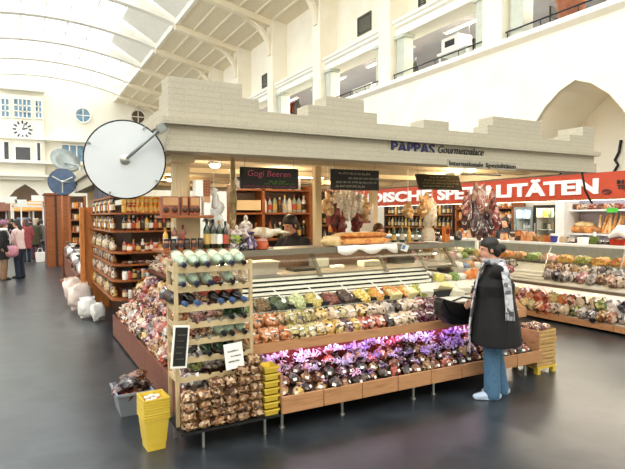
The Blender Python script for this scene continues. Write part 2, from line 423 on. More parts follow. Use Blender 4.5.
# shallow bay carrying the triple window
struct('wall_far_bay', fbox(-2, 180, 43, 96, YF-.5, YF), m_wallfar)
for k, (a, b, cc, d, cols) in enumerate([(1.5, 99, 9, 117, 2), (14, 99, 31, 118, 4), (35.5, 101, 41.5, 118, 2)]): window(k+1, a, b, cc, d, cols, 3, m_paneblue, YF-.5)
for k, (a, b, cc, d, cols) in enumerate([(4, 142, 9, 161, 1), (15.5, 147, 30.5, 161, 1), (37, 143, 40.5, 162, 1)]): window(k+4, a, b, cc, d, cols, 1, m_panedark, YF-.5)
window(7, 62, 145, 84, 162, 3, 1, m_paneblue)
for (py0, py1, dd) in [(92, 88.5, .9), (140, 138, .8), (164, 161, 1.1), (177, 175, .8)]:
    struct('trim_far_cornice', fbox(-8, py0, 44 if py0 < 100 else 88, py1, YF-dd, YF), m_trimw)
for k, (px, py, r) in enumerate([(83, 115.5, 7), (138, 117, 7)]):
    p = PY(px, py, YF); rr = r/FPX*46
    mb = MB().prism([(p.x+rr*math.cos(t*PI/12), p.z+rr*math.sin(t*PI/12)) for t in range(24)], YF-.05, YF-.01, 'y')
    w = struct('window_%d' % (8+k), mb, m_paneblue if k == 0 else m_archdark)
    mb = MB(); ring = [(p.x+(rr+.06)*math.cos(t*PI/12), YF-.06, p.z+(rr+.06)*math.sin(t*PI/12)) for t in range(25)]
    mb.tube(ring, .09, 6).box(p.x-.04, p.x+.04, YF-.1, YF-.04, p.z-rr, p.z+rr).box(p.x-rr, p.x+rr, YF-.1, YF-.04, p.z-.04, p.z+.04)
    obj('window_frame', mb, m_trimw, w)
# clock: dark marks on a pale square of wall
p = PY(22.5, 129.5, YF-.5); rr = .72
t = thing('wall_clock', 'large round clock with black hour marks on the far cream wall', 'clock', (p.x, YF-.52, p.z))
obj('dial', MB().prism([(1.05*rr*math.cos(k*PI/16), 1.05*rr*math.sin(k*PI/16)) for k in range(32)], -.04, 0, 'y'), m_white, t)
mb = MB()
for k in range(12):
    a = k*PI/6; mb.obox((rr*.84*math.sin(a), -.06, rr*.84*math.cos(a)), (.11, .03, .26), (0, a, 0))
obj('hour_marks', mb, m_black, t)
obj('hour_hand', MB().obox((.17, -.08, .06), (.07, .02, .4), (0, 1.2, 0)), m_black, t)
obj('minute_hand', MB().obox((.09, -.1, .25), (.05, .02, .56), (0, .35, 0)), m_black, t)

# gallery shop seen through the bays
def gal(px, py, x): return PX(px, py, x)
m_strip = emis('tube_light', 'fff6e0', 9.)
for i, y in enumerate(BAY[2:8]):
    for k in range(1):
        t = thing('strip_light', 'long white strip light under the gallery ceiling, %s bay' % nth(i, 6, 'near end', 'far end'), 'light', (13.2, y+2.75, 8.155), group='gallery strip lights')
        obj('housing', MB().box(-.08, .08, -1.6, 1.6, 0, .06), m_white, t); obj('tube', MB().tube([(0,-1.5,-.03),(0,1.5,-.03)], .025, 6), m_strip, t)
m_red = mat('red_cloth', ['8e3422', 'a8452c', '5e2418'], .8, scale=6.)
def garment_rail(y, x, label):
    t = thing('garment_rail', label, 'rail', (x, y, 6.36))
    obj('frame', MB().tube([(0,-.6,0),(0,-.6,1.5),(0,.6,1.5),(0,.6,0)], .02, 6), m_rail, t)
    for k in range(6):
        obj('garment', MB().loft([(0,-.45+k*.18,1.42),(0,-.45+k*.18,1.2),(0,-.45+k*.18,.55)], [(.05,.03),(.2,.05),(.24,.06)], (1,0,0), 10), m_red if k % 2 else m_dark, t)
garment_rail(17.0, 13.6, 'rail of red clothing in the gallery bay, right of the stepped tower')
garment_rail(25.5, 12.8, 'rail of red clothing in the farthest gallery bay seen over the stall')
garment_rail(27.3, 13.2, 'second rail of red clothes deep in the farthest gallery bay')
def gallery_table(y, x, label, m):
    t = thing('display_table', label, 'table', (x, y, 6.36))
    obj('table_top', MB().box(-.4,.4,-.7,.7,.7,.78), m, t)
    for sx in (-1,1):
        for sy in (-1,1): obj('leg', MB().box(sx*.34-.03, sx*.34+.03, sy*.62-.03, sy*.62+.03, 0, .7), m, t)
gallery_table(13.1, 12.7, 'white display table by the railing in the middle gallery bay', m_white)
gallery_table(18.6, 12.9, 'pale display table in the gallery bay behind the stepped tower', m_white)
gallery_table(7.4, 12.9, 'white display table in the nearest gallery bay', m_white)
b = tag(obj('display_box', MB().box(-.3,.3,-.4,.4,0,.42), m_white, None, loc=(12.6, 13.2, 7.145), bevel=.02), 'white box with dark panel standing on the gallery table', 'box')
obj('dark_panel', MB().box(-.305,-.3,-.22,.22,.1,.3), m_black, b)
def shop_shelf(y, x, label):
    t = thing('shop_shelf', label, 'shelf', (x, y, 6.36))
    obj('frame', MB().box(-.25,.25,-.9,-.85,0,1.8).box(-.25,.25,.85,.9,0,1.8).box(.22,.25,-.85,.85,0,1.8), m_dwood, t)
    for k in range(4): obj('shelf_board', MB().box(-.25,.22,-.85,.85,.3+k*.45,.34+k*.45), m_white, t)
for k, y in enumerate((11.9, 17., 21.8, 26.5)): shop_shelf(y, 16.2, 'dark shop shelf at the back of the gallery, %s' % nth(k, 4, 'near end', 'far end'))
for k in range(5):
    y = 11.6+k*.55
    t = thing('pendant_lamp', 'small dark pendant lamp in the middle gallery bay, %s' % nth(k, 5, 'right', 'left'), 'lamp', (13.2, y, 8.22), group='gallery pendants')
    obj('cord', MB().tube([(0,0,0),(0,0,-.5)], .01, 5), m_black, t); obj('lamp_shade', MB().lathe([(.03,-.5),(.06,-.52),(.16,-.66),(.155,-.67)], 12), m_dark if k % 2 else m_greymetal, t)
for k, (y, x, hh) in enumerate([(12., 12.5, .8), (9.2, 12.4, .75), (6.2, 12.4, .8)]):
    t = thing('cafe_chair', 'dark metal chair by the gallery railing, %s' % nth(k, 3, 'far end', 'near end'), 'chair', (x, y, 6.36), group='gallery chairs')
    obj('seat', MB().box(-.2,.2,-.2,.2,.42,.46), m_dark, t); obj('backrest', MB().box(-.2,.2,.17,.2,.55,.85), m_dark, t)
    for sx in (-1,1):
        obj('leg', MB().box(sx*.18-.015,sx*.18+.015,-.19,-.16,0,.42), m_dark, t); obj('leg', MB().box(sx*.18-.015,sx*.18+.015,.17,.2,0,.85), m_dark, t)
m_terr = mat('terracotta', ['9a5a40', 'a96a4c'], .7)
t = tag(obj('clay_pot', MB().lathe([(.16,0),(.2,.05),(.26,.55),(.3,.6),(.3,.68),(.25,.68),(.2,.1)], 18), m_terr, None, True, (12.1, 8.7, 6.36), scale=1.3), 'large brown clay jar in the nearest gallery bay beside a column', 'jar')

for i, y in enumerate(BAY[2:8]):
    l = bpy.data.lights.new('lamp_light', 'AREA'); l.shape = 'RECTANGLE'; l.size = .2; l.size_y = 3.2; l.energy = 260; l.color = c('fff4e0')[:3]
    o = bpy.data.objects.new('lamp_light', l); COL.objects.link(o); o.location = (13.2, y+2.75, 8.1)

# the lower storeys of the walls on the unseen sides (open tall windows above them)
struct('wall_left', MB().box(-9.3, -9, -8, 52, 0, 5.6), m_wall)
struct('wall_back', MB().box(-9.3, 14, -8.3, -8, 0, 9), m_wall)
mb = MB()
for y in BAY: mb.box(-9.3, -9, y, y+.9, 5.6, 12)
struct('trim_left_piers', mb, m_wall)
# ============================================================ THE MARKET STALL
m_adobe = mat('sandy_plaster', ['b0a997', 'b9b2a0', 'aba491'], .9, scale=45., bump=.05)
m_soffit = mat('soffit_cream', ['d9c9a6', 'e0d2b2'], .8, scale=3.)
YC = 4.7
t_canopy = thing('stall_canopy', 'sandy plaster canopy with stepped parapet over the food stall', 'canopy', (1.11, YC, 2.37))
def cb(mb): mb.v = [(x-1.11, y-YC, z-2.37) for x, y, z in mb.v]; return mb
steps = [(1.14,3.02),(1.825,2.895),(1.99,2.79),(2.52,2.9),(2.726,3.005),(3.189,2.88),(3.356,2.775),(4.0,2.87),(4.37,2.773),(5.0,2.886),(5.087,2.997),(5.98,2.78),(6.546,2.87),(6.82,3.0),(7.07,None)]
nt_ = m_adobe.node_tree; b_ = nt_.nodes['Principled BSDF']; rp_ = b_.inputs['Base Color'].links[0].from_node
tc_ = nt_.nodes.new('ShaderNodeTexCoord'); sx_ = nt_.nodes.new('ShaderNodeSeparateXYZ'); cx0 = nt_.nodes.new('ShaderNodeCombineXYZ'); ad_ = nt_.nodes.new('ShaderNodeMath'); br_ = nt_.nodes.new('ShaderNodeTexBrick'); mm_ = nt_.nodes.new('ShaderNodeMixRGB')
nt_.links.new(tc_.outputs['Object'], sx_.inputs[0]); nt_.links.new(sx_.outputs['X'], ad_.inputs[0]); nt_.links.new(sx_.outputs['Y'], ad_.inputs[1]); nt_.links.new(ad_.outputs[0], cx0.inputs['X']); nt_.links.new(sx_.outputs['Z'], cx0.inputs['Y']); nt_.links.new(cx0.outputs[0], br_.inputs['Vector'])
br_.inputs['Scale'].default_value = 1; br_.inputs['Brick Width'].default_value = .34; br_.inputs['Row Height'].default_value = .05; br_.inputs['Mortar Size'].default_value = .004; br_.inputs['Mortar Smooth'].default_value = .3
br_.inputs['Color1'].default_value = (1,1,1,1); br_.inputs['Color2'].default_value = (.97,.97,.97,1); br_.inputs['Mortar'].default_value = (.86,.86,.855,1)
mm_.blend_type = 'MULTIPLY'; mm_.inputs[0].default_value = 1; nt_.links.new(rp_.outputs[0], mm_.inputs[1]); nt_.links.new(br_.outputs['Color'], mm_.inputs[2]); nt_.links.new(mm_.outputs[0], b_.inputs['Base Color'])
poly = [(7.07, 2.66), (1.14, 2.66)]
for i in range(len(steps)-1):
    poly += [(steps[i][0], steps[i][1]), (steps[i+1][0], steps[i][1])]
obj('parapet_front', cb(MB().prism(poly, YC, YC+.24, 'y')), m_adobe, t_canopy)
obj('parapet_left', cb(MB().prism([(YC+.24,2.66),(YC+.24,2.9),(5.06,2.9),(5.06,2.79),(6.6,2.79),(6.6,2.9),(7.4,2.9),(7.4,2.79),(14,2.79),(14,2.66)], 1.14, 1.36, 'x')), m_adobe, t_canopy)
obj('parapet_right', cb(MB().prism([(YC+.24,2.66),(YC+.24,3.0),(5.1,3.0),(5.1,2.9),(5.5,2.9),(5.5,2.79),(14,2.79),(14,2.66)], 6.83, 7.07, 'x')), m_adobe, t_canopy)
def ring(o, z0, z1, th=.25):
    return MB().box(1.14-o, 7.07+o, YC-o, YC+th, z0, z1).box(1.14-o, 1.14+th, YC+th, 14, z0, z1).box(7.07-th, 7.07+o, YC+th, 14, z0, z1)
obj('cornice', cb(ring(.06, 2.6, 2.66)), m_adobe, t_canopy)
obj('upper_fascia', cb(ring(0, 2.5, 2.6)), m_adobe, t_canopy)
obj('lower_fascia', cb(ring(.025, 2.37, 2.5)), m_adobe, t_canopy)
obj('soffit', cb(MB().box(1.36, 6.82, YC+.25, 14, 2.47, 2.56)), m_soffit, t_canopy)
mb = MB()
for k in range(5): mb.box(1.36, 6.82, 5.6+k*1.7, 5.74+k*1.7, 2.4, 2.47)
obj('soffit_beam', cb(mb), m_soffit, t_canopy)
# lettering on the fascia
m_navy = mat('navy_letters', ['10164e', '171e5c'], .5); m_blackl = mat('black_letters', '20201e', .5); m_greyp = mat('grey_sign_panel', ['a29c8c', 'aca696'], .7)
def fit_text(s, x0, x1, z0, y, m, parent, ext=.004, bold=0., shear=0., name='lettering', height=None):
    me = text_mesh(s, 1., ext, bold, shear); xs = [v.co.x for v in me.vertices]; ys = [v.co.y for v in me.vertices]
    sx = (x1-x0)/(max(xs)-min(xs)); sz = height/(max(ys)) if height else sx
    for v in me.vertices: v.co.x = (v.co.x-min(xs))*sx; v.co.y *= sz
    o = obj(name, me, m, parent, loc=(x0, y, z0), rot=(PI/2, 0, 0)); return o
a = PY(391, 151, YC); b = PY(434, 152, YC); cc = PY(437.5, 152, YC); d = PY(483, 155, YC)
o = fit_text('PAPPAS', a.x-1.11, b.x-1.11, a.z-2.37-.005, -.012, m_navy, t_canopy, .006, .014, height=.112)
o = fit_text('Gourmetpalace', cc.x-1.11, d.x-1.11, cc.z-2.37-.01, -.012, m_blackl, t_canopy, .004, .008, .3, height=.085)
a = PY(447, 165, YC); b = PY(513, 168, YC)
obj('sign_panel', MB().box(a.x-1.11-.02, b.x-1.11+.02, -.034, -.025, a.z-2.37-.03, a.z-2.37+.07), m_greyp, t_canopy)
w_ = b.x-a.x
fit_text('Internationale', a.x-1.11, a.x-1.11+w_*.49, a.z-2.37-.005, -.04, m_blackl, t_canopy, .003, .012, height=.052)
fit_text('Spezialitäten', a.x-1.11+w_*.53, b.x-1.11, a.z-2.37-.005, -.04, m_blackl, t_canopy, .003, .012, height=.052)
# recessed and surface lamps under the canopy
m_bulb = emis('lamp_glow', 'fff0d0', 14.)
def spot(px, py, y, pw, lab, col='ffe2b8', z=2.44, r=.09):
    p = PY(px, py, y); t = thing('ceiling_lamp', lab, 'lamp', (p.x, y, 2.47), group=None)
    obj('housing', MB().lathe([(r*.7,0),(r*.9,-.02),(r,-.05),(r*.96,-.055)], 16), m_greymetal, t, True)
    obj('bulb', MB().ell((0,0,-.05), (r*.75, r*.75, .05), 14, 8), m_bulb, t, True)
    l = bpy.data.lights.new('lamp_light', 'POINT'); l.energy = pw; l.color = c(col)[:3]; l.shadow_soft_size = .1
    o = bpy.data.objects.new('lamp_light', l); COL.objects.link(o); o.location = (p.x, y, 2.3)
spot(450, 178, 6.6, 30, 'round glowing lamp under the canopy above the tilted chalkboard')
spot(471, 169, 5.4, 26, 'bright round lamp under the canopy right of the tilted chalkboard')
spot(280, 164, 7.0, 24, 'small round ceiling lamp above the first chalkboard')
spot(215, 170, 6.2, 22, 'round ceiling lamp beyond the fluted corner column')
for k, (x, y) in enumerate([(2.2, 9.), (3.6, 9.5), (5.4, 8.8)]):
    t = thing('ceiling_lamp', 'round ceiling lamp deep inside the stall, %s' % nth(k, 3), 'lamp', (x, y, 2.47), group='inner ceiling lamps')
    obj('housing', MB().lathe([(.06,0),(.08,-.02),(.09,-.05),(.085,-.055)], 16), m_greymetal, t, True); obj('bulb', MB().ell((0,0,-.05), (.065,.065,.045), 14, 8), m_bulb, t, True)
    l = bpy.data.lights.new('lamp_light', 'POINT'); l.energy = 22; l.color = c('ffe0b4')[:3]; l.shadow_soft_size = .1
    o = bpy.data.objects.new('lamp_light', l); COL.objects.link(o); o.location = (x, y, 2.3)
def tube_lamp(p0, p1, lab, group=None, pw=0):
    p0 = Vector(p0); p1 = Vector(p1); mid = (p0+p1)/2; h = (p1-p0)/2
    t = thing('tube_lamp', lab, 'lamp', mid, group=group)
    obj('housing', MB().strip([-h+Vector((0,0,.04)), h+Vector((0,0,.04))], .1, (0,0,1), .03), m_white, t); obj('tube', MB().tube([-h*.97, h*.97], .016, 8), m_strip, t)
tube_lamp((3.2, 8.0, 2.44), (4.6, 8.0, 2.44), 'white tube lamp under the canopy above the bottle shelves')
tube_lamp((5.0, 7.4, 2.42), (6.7, 7.4, 2.42), 'long white tube lamp under the canopy before the red sign')

# columns
def fluted(r, h, n=16):
    pts = []
    for k in range(n*4):
        a = 2*PI*k/(n*4); q = r*(1 if k % 4 in (0, 1) else .93); pts.append((q*math.cos(a), q*math.sin(a)))
    return MB().prism(pts, 0, h, 'z')
m_colc = mat('column_cream', ['d8c29a', 'e0cca6'], .6, scale=6.)
t = thing('stall_column', 'fluted cream column at the near left corner under the canopy', 'column', (1.33, 5.06, .3))
obj('shaft', fluted(.088, 2.06), m_colc, t); obj('capital', MB().box(-.11,.11,-.11,.11,2.0,2.1).box(-.13,.13,-.13,.13,2.1,2.17), m_colc, t); obj('base', MB().box(-.095,.095,-.095,.095,0,.1), m_colc, t)
p = PY(317, 200, 5.95)
t = thing('stall_post', 'plain square cream post behind the counter, right of the first chalkboard', 'post', (p.x, 5.95, 0))
obj('shaft', MB().box(-.045,.045,-.045,.045,0,2.42), m_colc, t, bevel=.006); obj('cap', MB().box(-.06,.06,-.06,.06,2.42,2.47), m_colc, t)
for k, (x, y) in enumerate([(6.75, 9.6), (6.75, 13.7), (1.45, 13.7)]):
    t = thing('stall_post', ['plain cream post on the right side of the canopy', 'plain cream post at the far right corner of the canopy', 'plain cream post at the far left corner of the canopy'][k], 'post', (x, y, 0))
    obj('shaft', MB().box(-.07,.07,-.07,.07,0,2.47), m_colc, t)

# lower display bin along the front
BX0, BX1 = 1.83, 5.0
t_bin = thing('display_bin', 'long low wooden display bin along the front of the stall, on thin legs', 'display bin', (BX0, 3.9, 0))
def sh(mb, dx=BX0, dy=3.9, dz=0): mb.v = [(x-dx, y-dy, z-dz) for x, y, z in mb.v]; return mb
nb = 8; w = (BX1-BX0)/nb
for k in range(nb):
    obj('front_board', sh(MB().box(BX0+k*w+.003, BX0+(k+1)*w-.003, 3.9, 3.925, .17, .31-.004*k/2)), m_tan, t_bin, bevel=.003)
obj('bin_floor', sh(MB().prism([(3.925,.18),(3.925,.24),(4.4,.40),(4.4,.18)], BX0, BX1, 'x')), m_dwood, t_bin)
m_redb = mat('red_back_panel', ['6e2820', '7c3026'], .5, scale=3.)
obj('back_panel', sh(MB().box(BX0, BX1, 4.4, 4.44, .18, .68)), m_redb, t_bin)
obj('end_panel', sh(MB().box(BX1-.02, BX1, 3.925, 4.4, .18, .5)), m_tan, t_bin); obj('end_panel', sh(MB().box(BX0, BX0+.02, 3.925, 4.4, .18, .5)), m_tan, t_bin)
for x in (1.9, 2.5, 3.317, 3.573, 4.9): obj('leg', sh(MB().tube([(x,4.05,.18),(x,4.05,.012)], .014, 8).lathe([(.025,0),(.025,.012)], 10, (x,4.05,0))), m_steel, t_bin)
# main counter body, sloping tray, louvres, deck
t_ctr = thing('food_counter', 'chilled stall counter with sloping display tray, white louvres and steel deck', 'counter', (1.6, 4.2, 0))
def s2(mb): return sh(mb, 1.6, 4.2, 0)
TX0, TX1 = 1.67, 5.06
obj('tray_front', s2(MB().box(TX0, TX1, 4.18, 4.21, .615, .70)), m_tan, t_ctr, bevel=.003)
m_trayin = mat('tray_lining', ['d8d2c2', 'e2dccd'], .4, scale=4.)
TS = (.99-.655)/(4.86-4.21)
def tz(y): return .655+(y-4.21)*TS
obj('tray_floor', s2(MB().prism([(4.21,.62),(4.21,.655),(4.86,.99),(4.86,.93)], TX0, TX1, 'x')), m_trayin, t_ctr)
obj('tray_end', s2(MB().prism([(4.18,.615),(4.18,.71),(4.86,1.04),(4.86,.9)], TX0-.02, TX0, 'x')), m_tan, t_ctr)
obj('tray_end', s2(MB().prism([(4.18,.615),(4.18,.71),(4.86,1.04),(4.86,.9)], TX1, TX1+.02, 'x')), m_tan, t_ctr)
obj('plinth', s2(MB().box(2.0, 4.95, 4.6, 5.85, .0, .93)), m_black, t_ctr)
obj('grille_back', s2(MB().box(1.72, 4.3, 5.0, 5.03, .93, 1.14)), m_dark, t_ctr)
m_louv = mat('louvre_cream', ['e8e6d2', 'f0eee0'], .3)
for k in range(4):
    z = 1.0+k*.044; y = 4.865+k*.03
    obj('louvre', s2(MB().box(1.72, 4.25, y, y+.05, z, z+.024)), m_louv, t_ctr)
obj('deck', s2(MB().box(1.62, 4.75, 4.98, 5.86, 1.15, 1.175)), mat('deck_steel', ['7c766c','8a847a'], .42, .5, scale=5.), t_ctr)
obj('deck_backboard', s2(MB().box(1.62, 4.75, 5.84, 5.86, 1.175, 1.42)), mat('brown_backboard', ['5c4638', '6a5242'], .4, scale=3.), t_ctr)
# top shelf carried on slanting bars
SX0, SX1 = 1.6, 4.72
m_shelf = mat('brushed_trim', ['7c7466', '8c8474'], .35, .4, scale=5., stretch=(1,1,10))
obj('top_shelf', s2(MB().box(SX0, SX1, 4.98, 5.5, 1.418, 1.446)), m_shelf, t_ctr)
obj('shelf_edge', s2(MB().box(SX0, SX1, 4.955, 4.98, 1.388, 1.452)), m_shelf, t_ctr, bevel=.006)
for x in (1.75, 2.75, 3.62, 4.2, 4.66):
    obj('shelf_bar', s2(MB().add([(x,5.12,1.42),(x+.035,5.12,1.42),(x+.035,5.16,1.42),(x,5.16,1.42),(x,4.88,1.15),(x+.035,4.88,1.15),(x+.035,4.92,1.15),(x,4.92,1.15)], [(0,1,2,3),(4,7,6,5),(0,4,5,1),(1,5,6,2),(2,6,7,3),(3,7,4,0)])), m_shelf, t_ctr)
obj('sneeze_glass', s2(MB().add([(1.66,5.1,1.415),(4.66,5.1,1.415),(4.66,4.9,1.18),(1.66,4.9,1.18),(1.66,5.104,1.415),(4.66,5.104,1.415),(4.66,4.904,1.18),(1.66,4.904,1.18)], [(0,1,2,3),(4,7,6,5),(0,4,5,1),(1,5,6,2),(2,6,7,3),(3,7,4,0)])), m_glass, t_ctr)
# lights inside the counter: tube under the top shelf, pink tube under the tray
o = obj('tube', s2(MB().tube([(1.8,5.0,1.405),(4.5,5.0,1.405)], .012, 6)), emis('counter_tube', 'fff4da', 3.), t_ctr)
def area(loc, rot, sx, sy, pw, col):
    l = bpy.data.lights.new('lamp_light', 'AREA'); l.shape = 'RECTANGLE'; l.size = sx; l.size_y = sy; l.energy = pw; l.color = c(col)[:3]
    o = bpy.data.objects.new('lamp_light', l); COL.objects.link(o); o.location = loc; o.rotation_euler = rot; return o
area((3.1, 4.998, 1.408), (-.45, 0, 0), 2.9, .022, 26, 'fff0cc')
area((3.1, 5.32, 1.41), (.1, 0, 0), 2.8, .05, 16, 'ffe6bc')
area((3.4, 4.28, .6), (.1, 0, 0), 3.0, .05, 6, 'ffdcf0')
# side board of the slope display along the aisle
t_side = thing('slope_display', 'red brown stepped display along the aisle side of the stall', 'display', (1.16, 4.4, 0))
def s3(mb): return sh(mb, 1.16, 4.4, 0)
for k in range(5): obj('front_board', s3(MB().box(1.16, 1.185, 4.42+k*.8, 4.42+(k+1)*.8-.008, .03, .33)), m_redwood, t_side)
SL = [(1.2, .30), (1.45, .60), (1.68, 1.0)]
SY = [4.45, 4.95, 5.95]
for (x, z), y in zip(SL, SY): obj('step', s3(MB().box(x-.015, x+(.24 if z < .5 else .27), y, 8.36, z-.03, z)), m_redwood, t_side)
obj('body', s3(MB().box(1.45, 1.7, 4.97, 8.34, .0, .57).box(1.7, 1.96, 5.97, 8.34, .0, .97)), m_dwood, t_side)

# column shelves
t = thing('corner_shelf', 'two-tier red wooden shelf fixed to the fluted corner column', 'shelf', (1.08, 4.7, 1.47))
obj('upper_board', MB().box(-.01,.46,0,.24,.31,.335), m_wood, t, bevel=.004); obj('lower_board', MB().box(.0,.63,0,.5,0,.025), m_wood, t, bevel=.004)
obj('riser', MB().box(.17,.4,.235,.25,.025,.31), m_colc, t)

# wooden bottle rack at the near corner
RX0, RX1, RY0, RY1 = 1.01, 1.65, 4.06, 4.32
t_rack = thing('bottle_rack', 'pale wooden bottle rack with seven rows at the near corner of the stall', 'rack', (RX0, RY0, .15))
def s4(mb): return sh(mb, RX0, RY0, .15)
for x in (RX0, RX1-.028):
    for y in (RY0, RY1-.028): obj('post', s4(MB().box(x, x+.028, y, y+.028, .15, PY(176, 263, RY0).z)), m_pale, t_rack, bevel=.003)
RZ = [PY(176, y, RY0).z for y in (270.5, 290, 310, 327, 344, 362, 381)]
for z in RZ:
    pp = [(RX0+.028, z-.024)]
    n = 6; ww = (RX1-RX0-.056)/n
    top = []
    for k in range(n):
        xa = RX0+.028+k*ww
        top += [(xa+ww*.08, z+.02), (xa+ww*.32, z+.02), (xa+ww*.42, z+.004), (xa+ww*.58, z+.004), (xa+ww*.68, z+.02), (xa+ww*.92, z+.02)]
    poly = [(RX1-.028, z-.024), (RX0+.028, z-.024), (RX0+.028, z+.02)]+top+[(RX1-.028, z+.02)]
    obj('front_bar', s4(MB().prism(poly, RY0, RY0+.016, 'y')), m_pale, t_rack)
    obj('back_bar', s4(MB().box(RX0+.028, RX1-.028, RY1-.016, RY1, z+.035, z+.055)), m_pale, t_rack)
    for x in (RX0, RX1-.02): obj('side_bar', s4(MB().box(x+.004, x+.018, RY0+.028, RY1-.028, z-.02, z+.02)), m_pale, t_rack)
obj('base_board', s4(MB().box(RX0-.0, 1.82, 3.92, 4.32, .15, .17)), m_black, t_rack)
for x, y in ((1.2, 4.0), (1.72, 4.0), (1.05, 4.28), (1.6, 4.28)): obj('leg', s4(MB().tube([(x,y,.15),(x,y,.0)], .012, 8)), m_steel, t_rack)

# big round mirrors on the corner of the canopy and at the next stall
m_disc = mat('mirror_back_white', ['d9e0e6', 'e2e8ec'], .45, scale=2.)
def mirror(px, py, y, rpx, anchor, lab, back, tilt=0., arm=True):
    p = PY(px, py, y); d = (p-Vector((0,0,EYE))).dot(-CAMV); r = rpx/FPX*d*.985
    v = (Vector((0,0,EYE))-p).normalized(); v = Matrix.Rotation(tilt, 3, 'X')@v
    q = v.to_track_quat('Z', 'Y'); t = thing('observation_mirror', lab, 'mirror', p, q.to_euler())
    obj('back_plate', MB().lathe([(r*.97,0),(r*.97,.008),(r*.05,.02)], 48), back, t, ang=.5)
    obj('mirror_dome', MB().lathe([(r*.97,-.005),(r*.85,-.03),(r*.6,-.07),(r*.3,-.095),(.005,-.105)], 48), mat('mirror_glass', 'c8ccd0', .04, 1.), t, True)
    mb = MB(); mb.tube([(r*.985*math.cos(2*PI*k/64), r*.985*math.sin(2*PI*k/64), 0) for k in range(65)], r*.022, 8)
    obj('rim', mb, m_black, t, True)
    for a in (2.7, 1.05, -.6, -2.0): obj('clip', MB().obox((r*.94*math.cos(a), r*.94*math.sin(a), .012), (.035*r/.35, .014, .02), (0,0,a)), m_greymetal, t)
    obj('hub', MB().lathe([(r*.13,.015),(r*.13,.022),(r*.07,.03),(r*.07,.06),(r*.03,.065)], 18), m_steel, t, ang=.5)
    if 'three-armed' in lab:
        for a in (.5, 2.6, 4.7): obj('bracket_bar', MB().tube([(0,0,.03),(r*.8*math.cos(a),r*.8*math.sin(a),.02)], r*.05, 6), m_col, t)
    inv = Matrix.Translation(p)@q.to_matrix().to_4x4()
    an = inv.inverted()@Vector(anchor)
    obj('arm', MB().tube([(0,0,.05),(an.x*.5, an.y*.5, max(.07, an.z*.5)), tuple(an)], r*.042, 10), m_greymetal, t, True)
    obj('arm_bracket', MB().obox(tuple(an), (r*.22, r*.22, r*.3), (0,0,.6)), m_greymetal, t, bevel=.008)
    return t
mirror(125.3, 159.8, 4.84, 39.8, (1.06, 4.63, 2.55), 'large white round mirror back with black rim at the canopy corner', m_disc)
m_bluegrey = mat('mirror_back_blue', ['4c5f7c', '586c8a'], .4)
# cable and hook at the right end of the canopy
m_cable = mat('black_cable', '17181a', .5)
o = obj('cable', MB().tube([PY(582,172,4.72), PY(583,178,4.72), PY(585,190,4.72), PY(590,200,4.72), PY(592,203,4.72)], .016, 6), m_cable, None, True); tag(o, 'short black cable hanging from the right end of the canopy', 'cable')
o = obj('cable', MB().tube([PX(621,140,12.96), PX(619,152,12.96), PX(615,160,12.96), PX(618,165,12.96), PX(614,172,12.96)], .035, 6), m_cable, None, True); tag(o, 'loose dark cable hanging on the cream wall at the right edge', 'cable')
o = obj('cable', MB().tube([PY(560,174,4.9), PY(566,168,4.9), PY(575,168,4.9), PY(579,173,4.9)], .01, 6), m_cable, None, True); tag(o, 'small loop of black wire on the canopy underside near its right end', 'cable')

# chalkboards
m_slate = mat('chalkboard', ['15130f', '1d1a16'], .6)
def chalk_strokes(w, h, rows, seed, cols):
    # hand-drawn chalk lines: irregular zigzag words
    rr = random.Random(seed); out = {}
    for (z, hh, x0, x1, ci) in rows:
        mb = out.setdefault(ci, MB()); x = x0*w
        while x < x1*w:
            L = rr.uniform(.05, .12)*w; pts = []; n = max(4, int(L/(hh*h*.45)))
            for k in range(n+1): pts.append((x+L*k/n, -.012, (z+hh*(.5 if k % 2 else -.5)*rr.uniform(.5, 1))*h))
            mb.tube(pts, hh*h*.1, 4); x += L+.025*w
    return out
m_chalk = {'w': mat('chalk_white', 'd8d4cc', .9), 'p': mat('chalk_pink', 'b85c72', .9), 'g': mat('chalk_green', '7cae54', .9), 'y': mat('chalk_yellow', 'b8b478', .9)}
def chalkboard(px0, px1, pyt, pyb, y, lab, rows, seed, text=None, tilt=0., yaw=0.):
    a = PY(px0, (pyt+pyb)/2, y); b = PY(px1, (pyt+pyb)/2, y); w = b.x-a.x; h = (pyb-pyt)/FPX*((a+b)/2-Vector((0,0,EYE))).length
    m = (a+b)/2; t = thing('chalkboard', lab, 'chalkboard', (m.x, y, m.z), (tilt, 0, yaw))
    obj('board', MB().box(-w/2, w/2, -.008, .008, -h/2, h/2), m_slate, t)
    for ci, mb in chalk_strokes(w, h, rows, seed, None).items(): obj('chalk_writing', mb, m_chalk[ci], t)
    if text:
        fit_text(text, -w*.38, w*.36, h*.08, -.0125, m_chalk['p'], t, .001, .0, .15, 'chalk_writing', height=h*.28)
    for x in (-w*.42, w*.42): obj('wire', MB().tube([(x,0,h/2),(x,0,2.47-m.z)], .003, 4), m_greymetal, t)
    return t
chalkboard(240, 298, 168, 188.5, 5.1, 'hanging black chalkboard with pink and green writing, leftmost over the counter', [(-.16,.13,-.02,.2,'g'),(-.27,.1,-.1,.38,'g'),(-.4,.1,-.45,.35,'p')], 3, 'Gogi Beeren')
chalkboard(330.5, 378.5, 170, 190, 5.3, 'hanging black chalkboard with small white writing above the bread', [(.3,.13,-.35,.3,'w'),(.08,.12,-.15,.45,'w'),(-.12,.12,-.4,.42,'w'),(-.32,.12,-.4,.2,'w')], 4)
chalkboard(417, 460, 174.5, 190, 5.3, 'hanging chalkboard with dim yellow writing, tilted, nearest the hams', [(.3,.12,-.2,.15,'y'),(.1,.1,-.35,.4,'y'),(-.1,.1,-.4,.4,'y'),(-.3,.1,-.4,.3,'y')], 6, tilt=-.35)
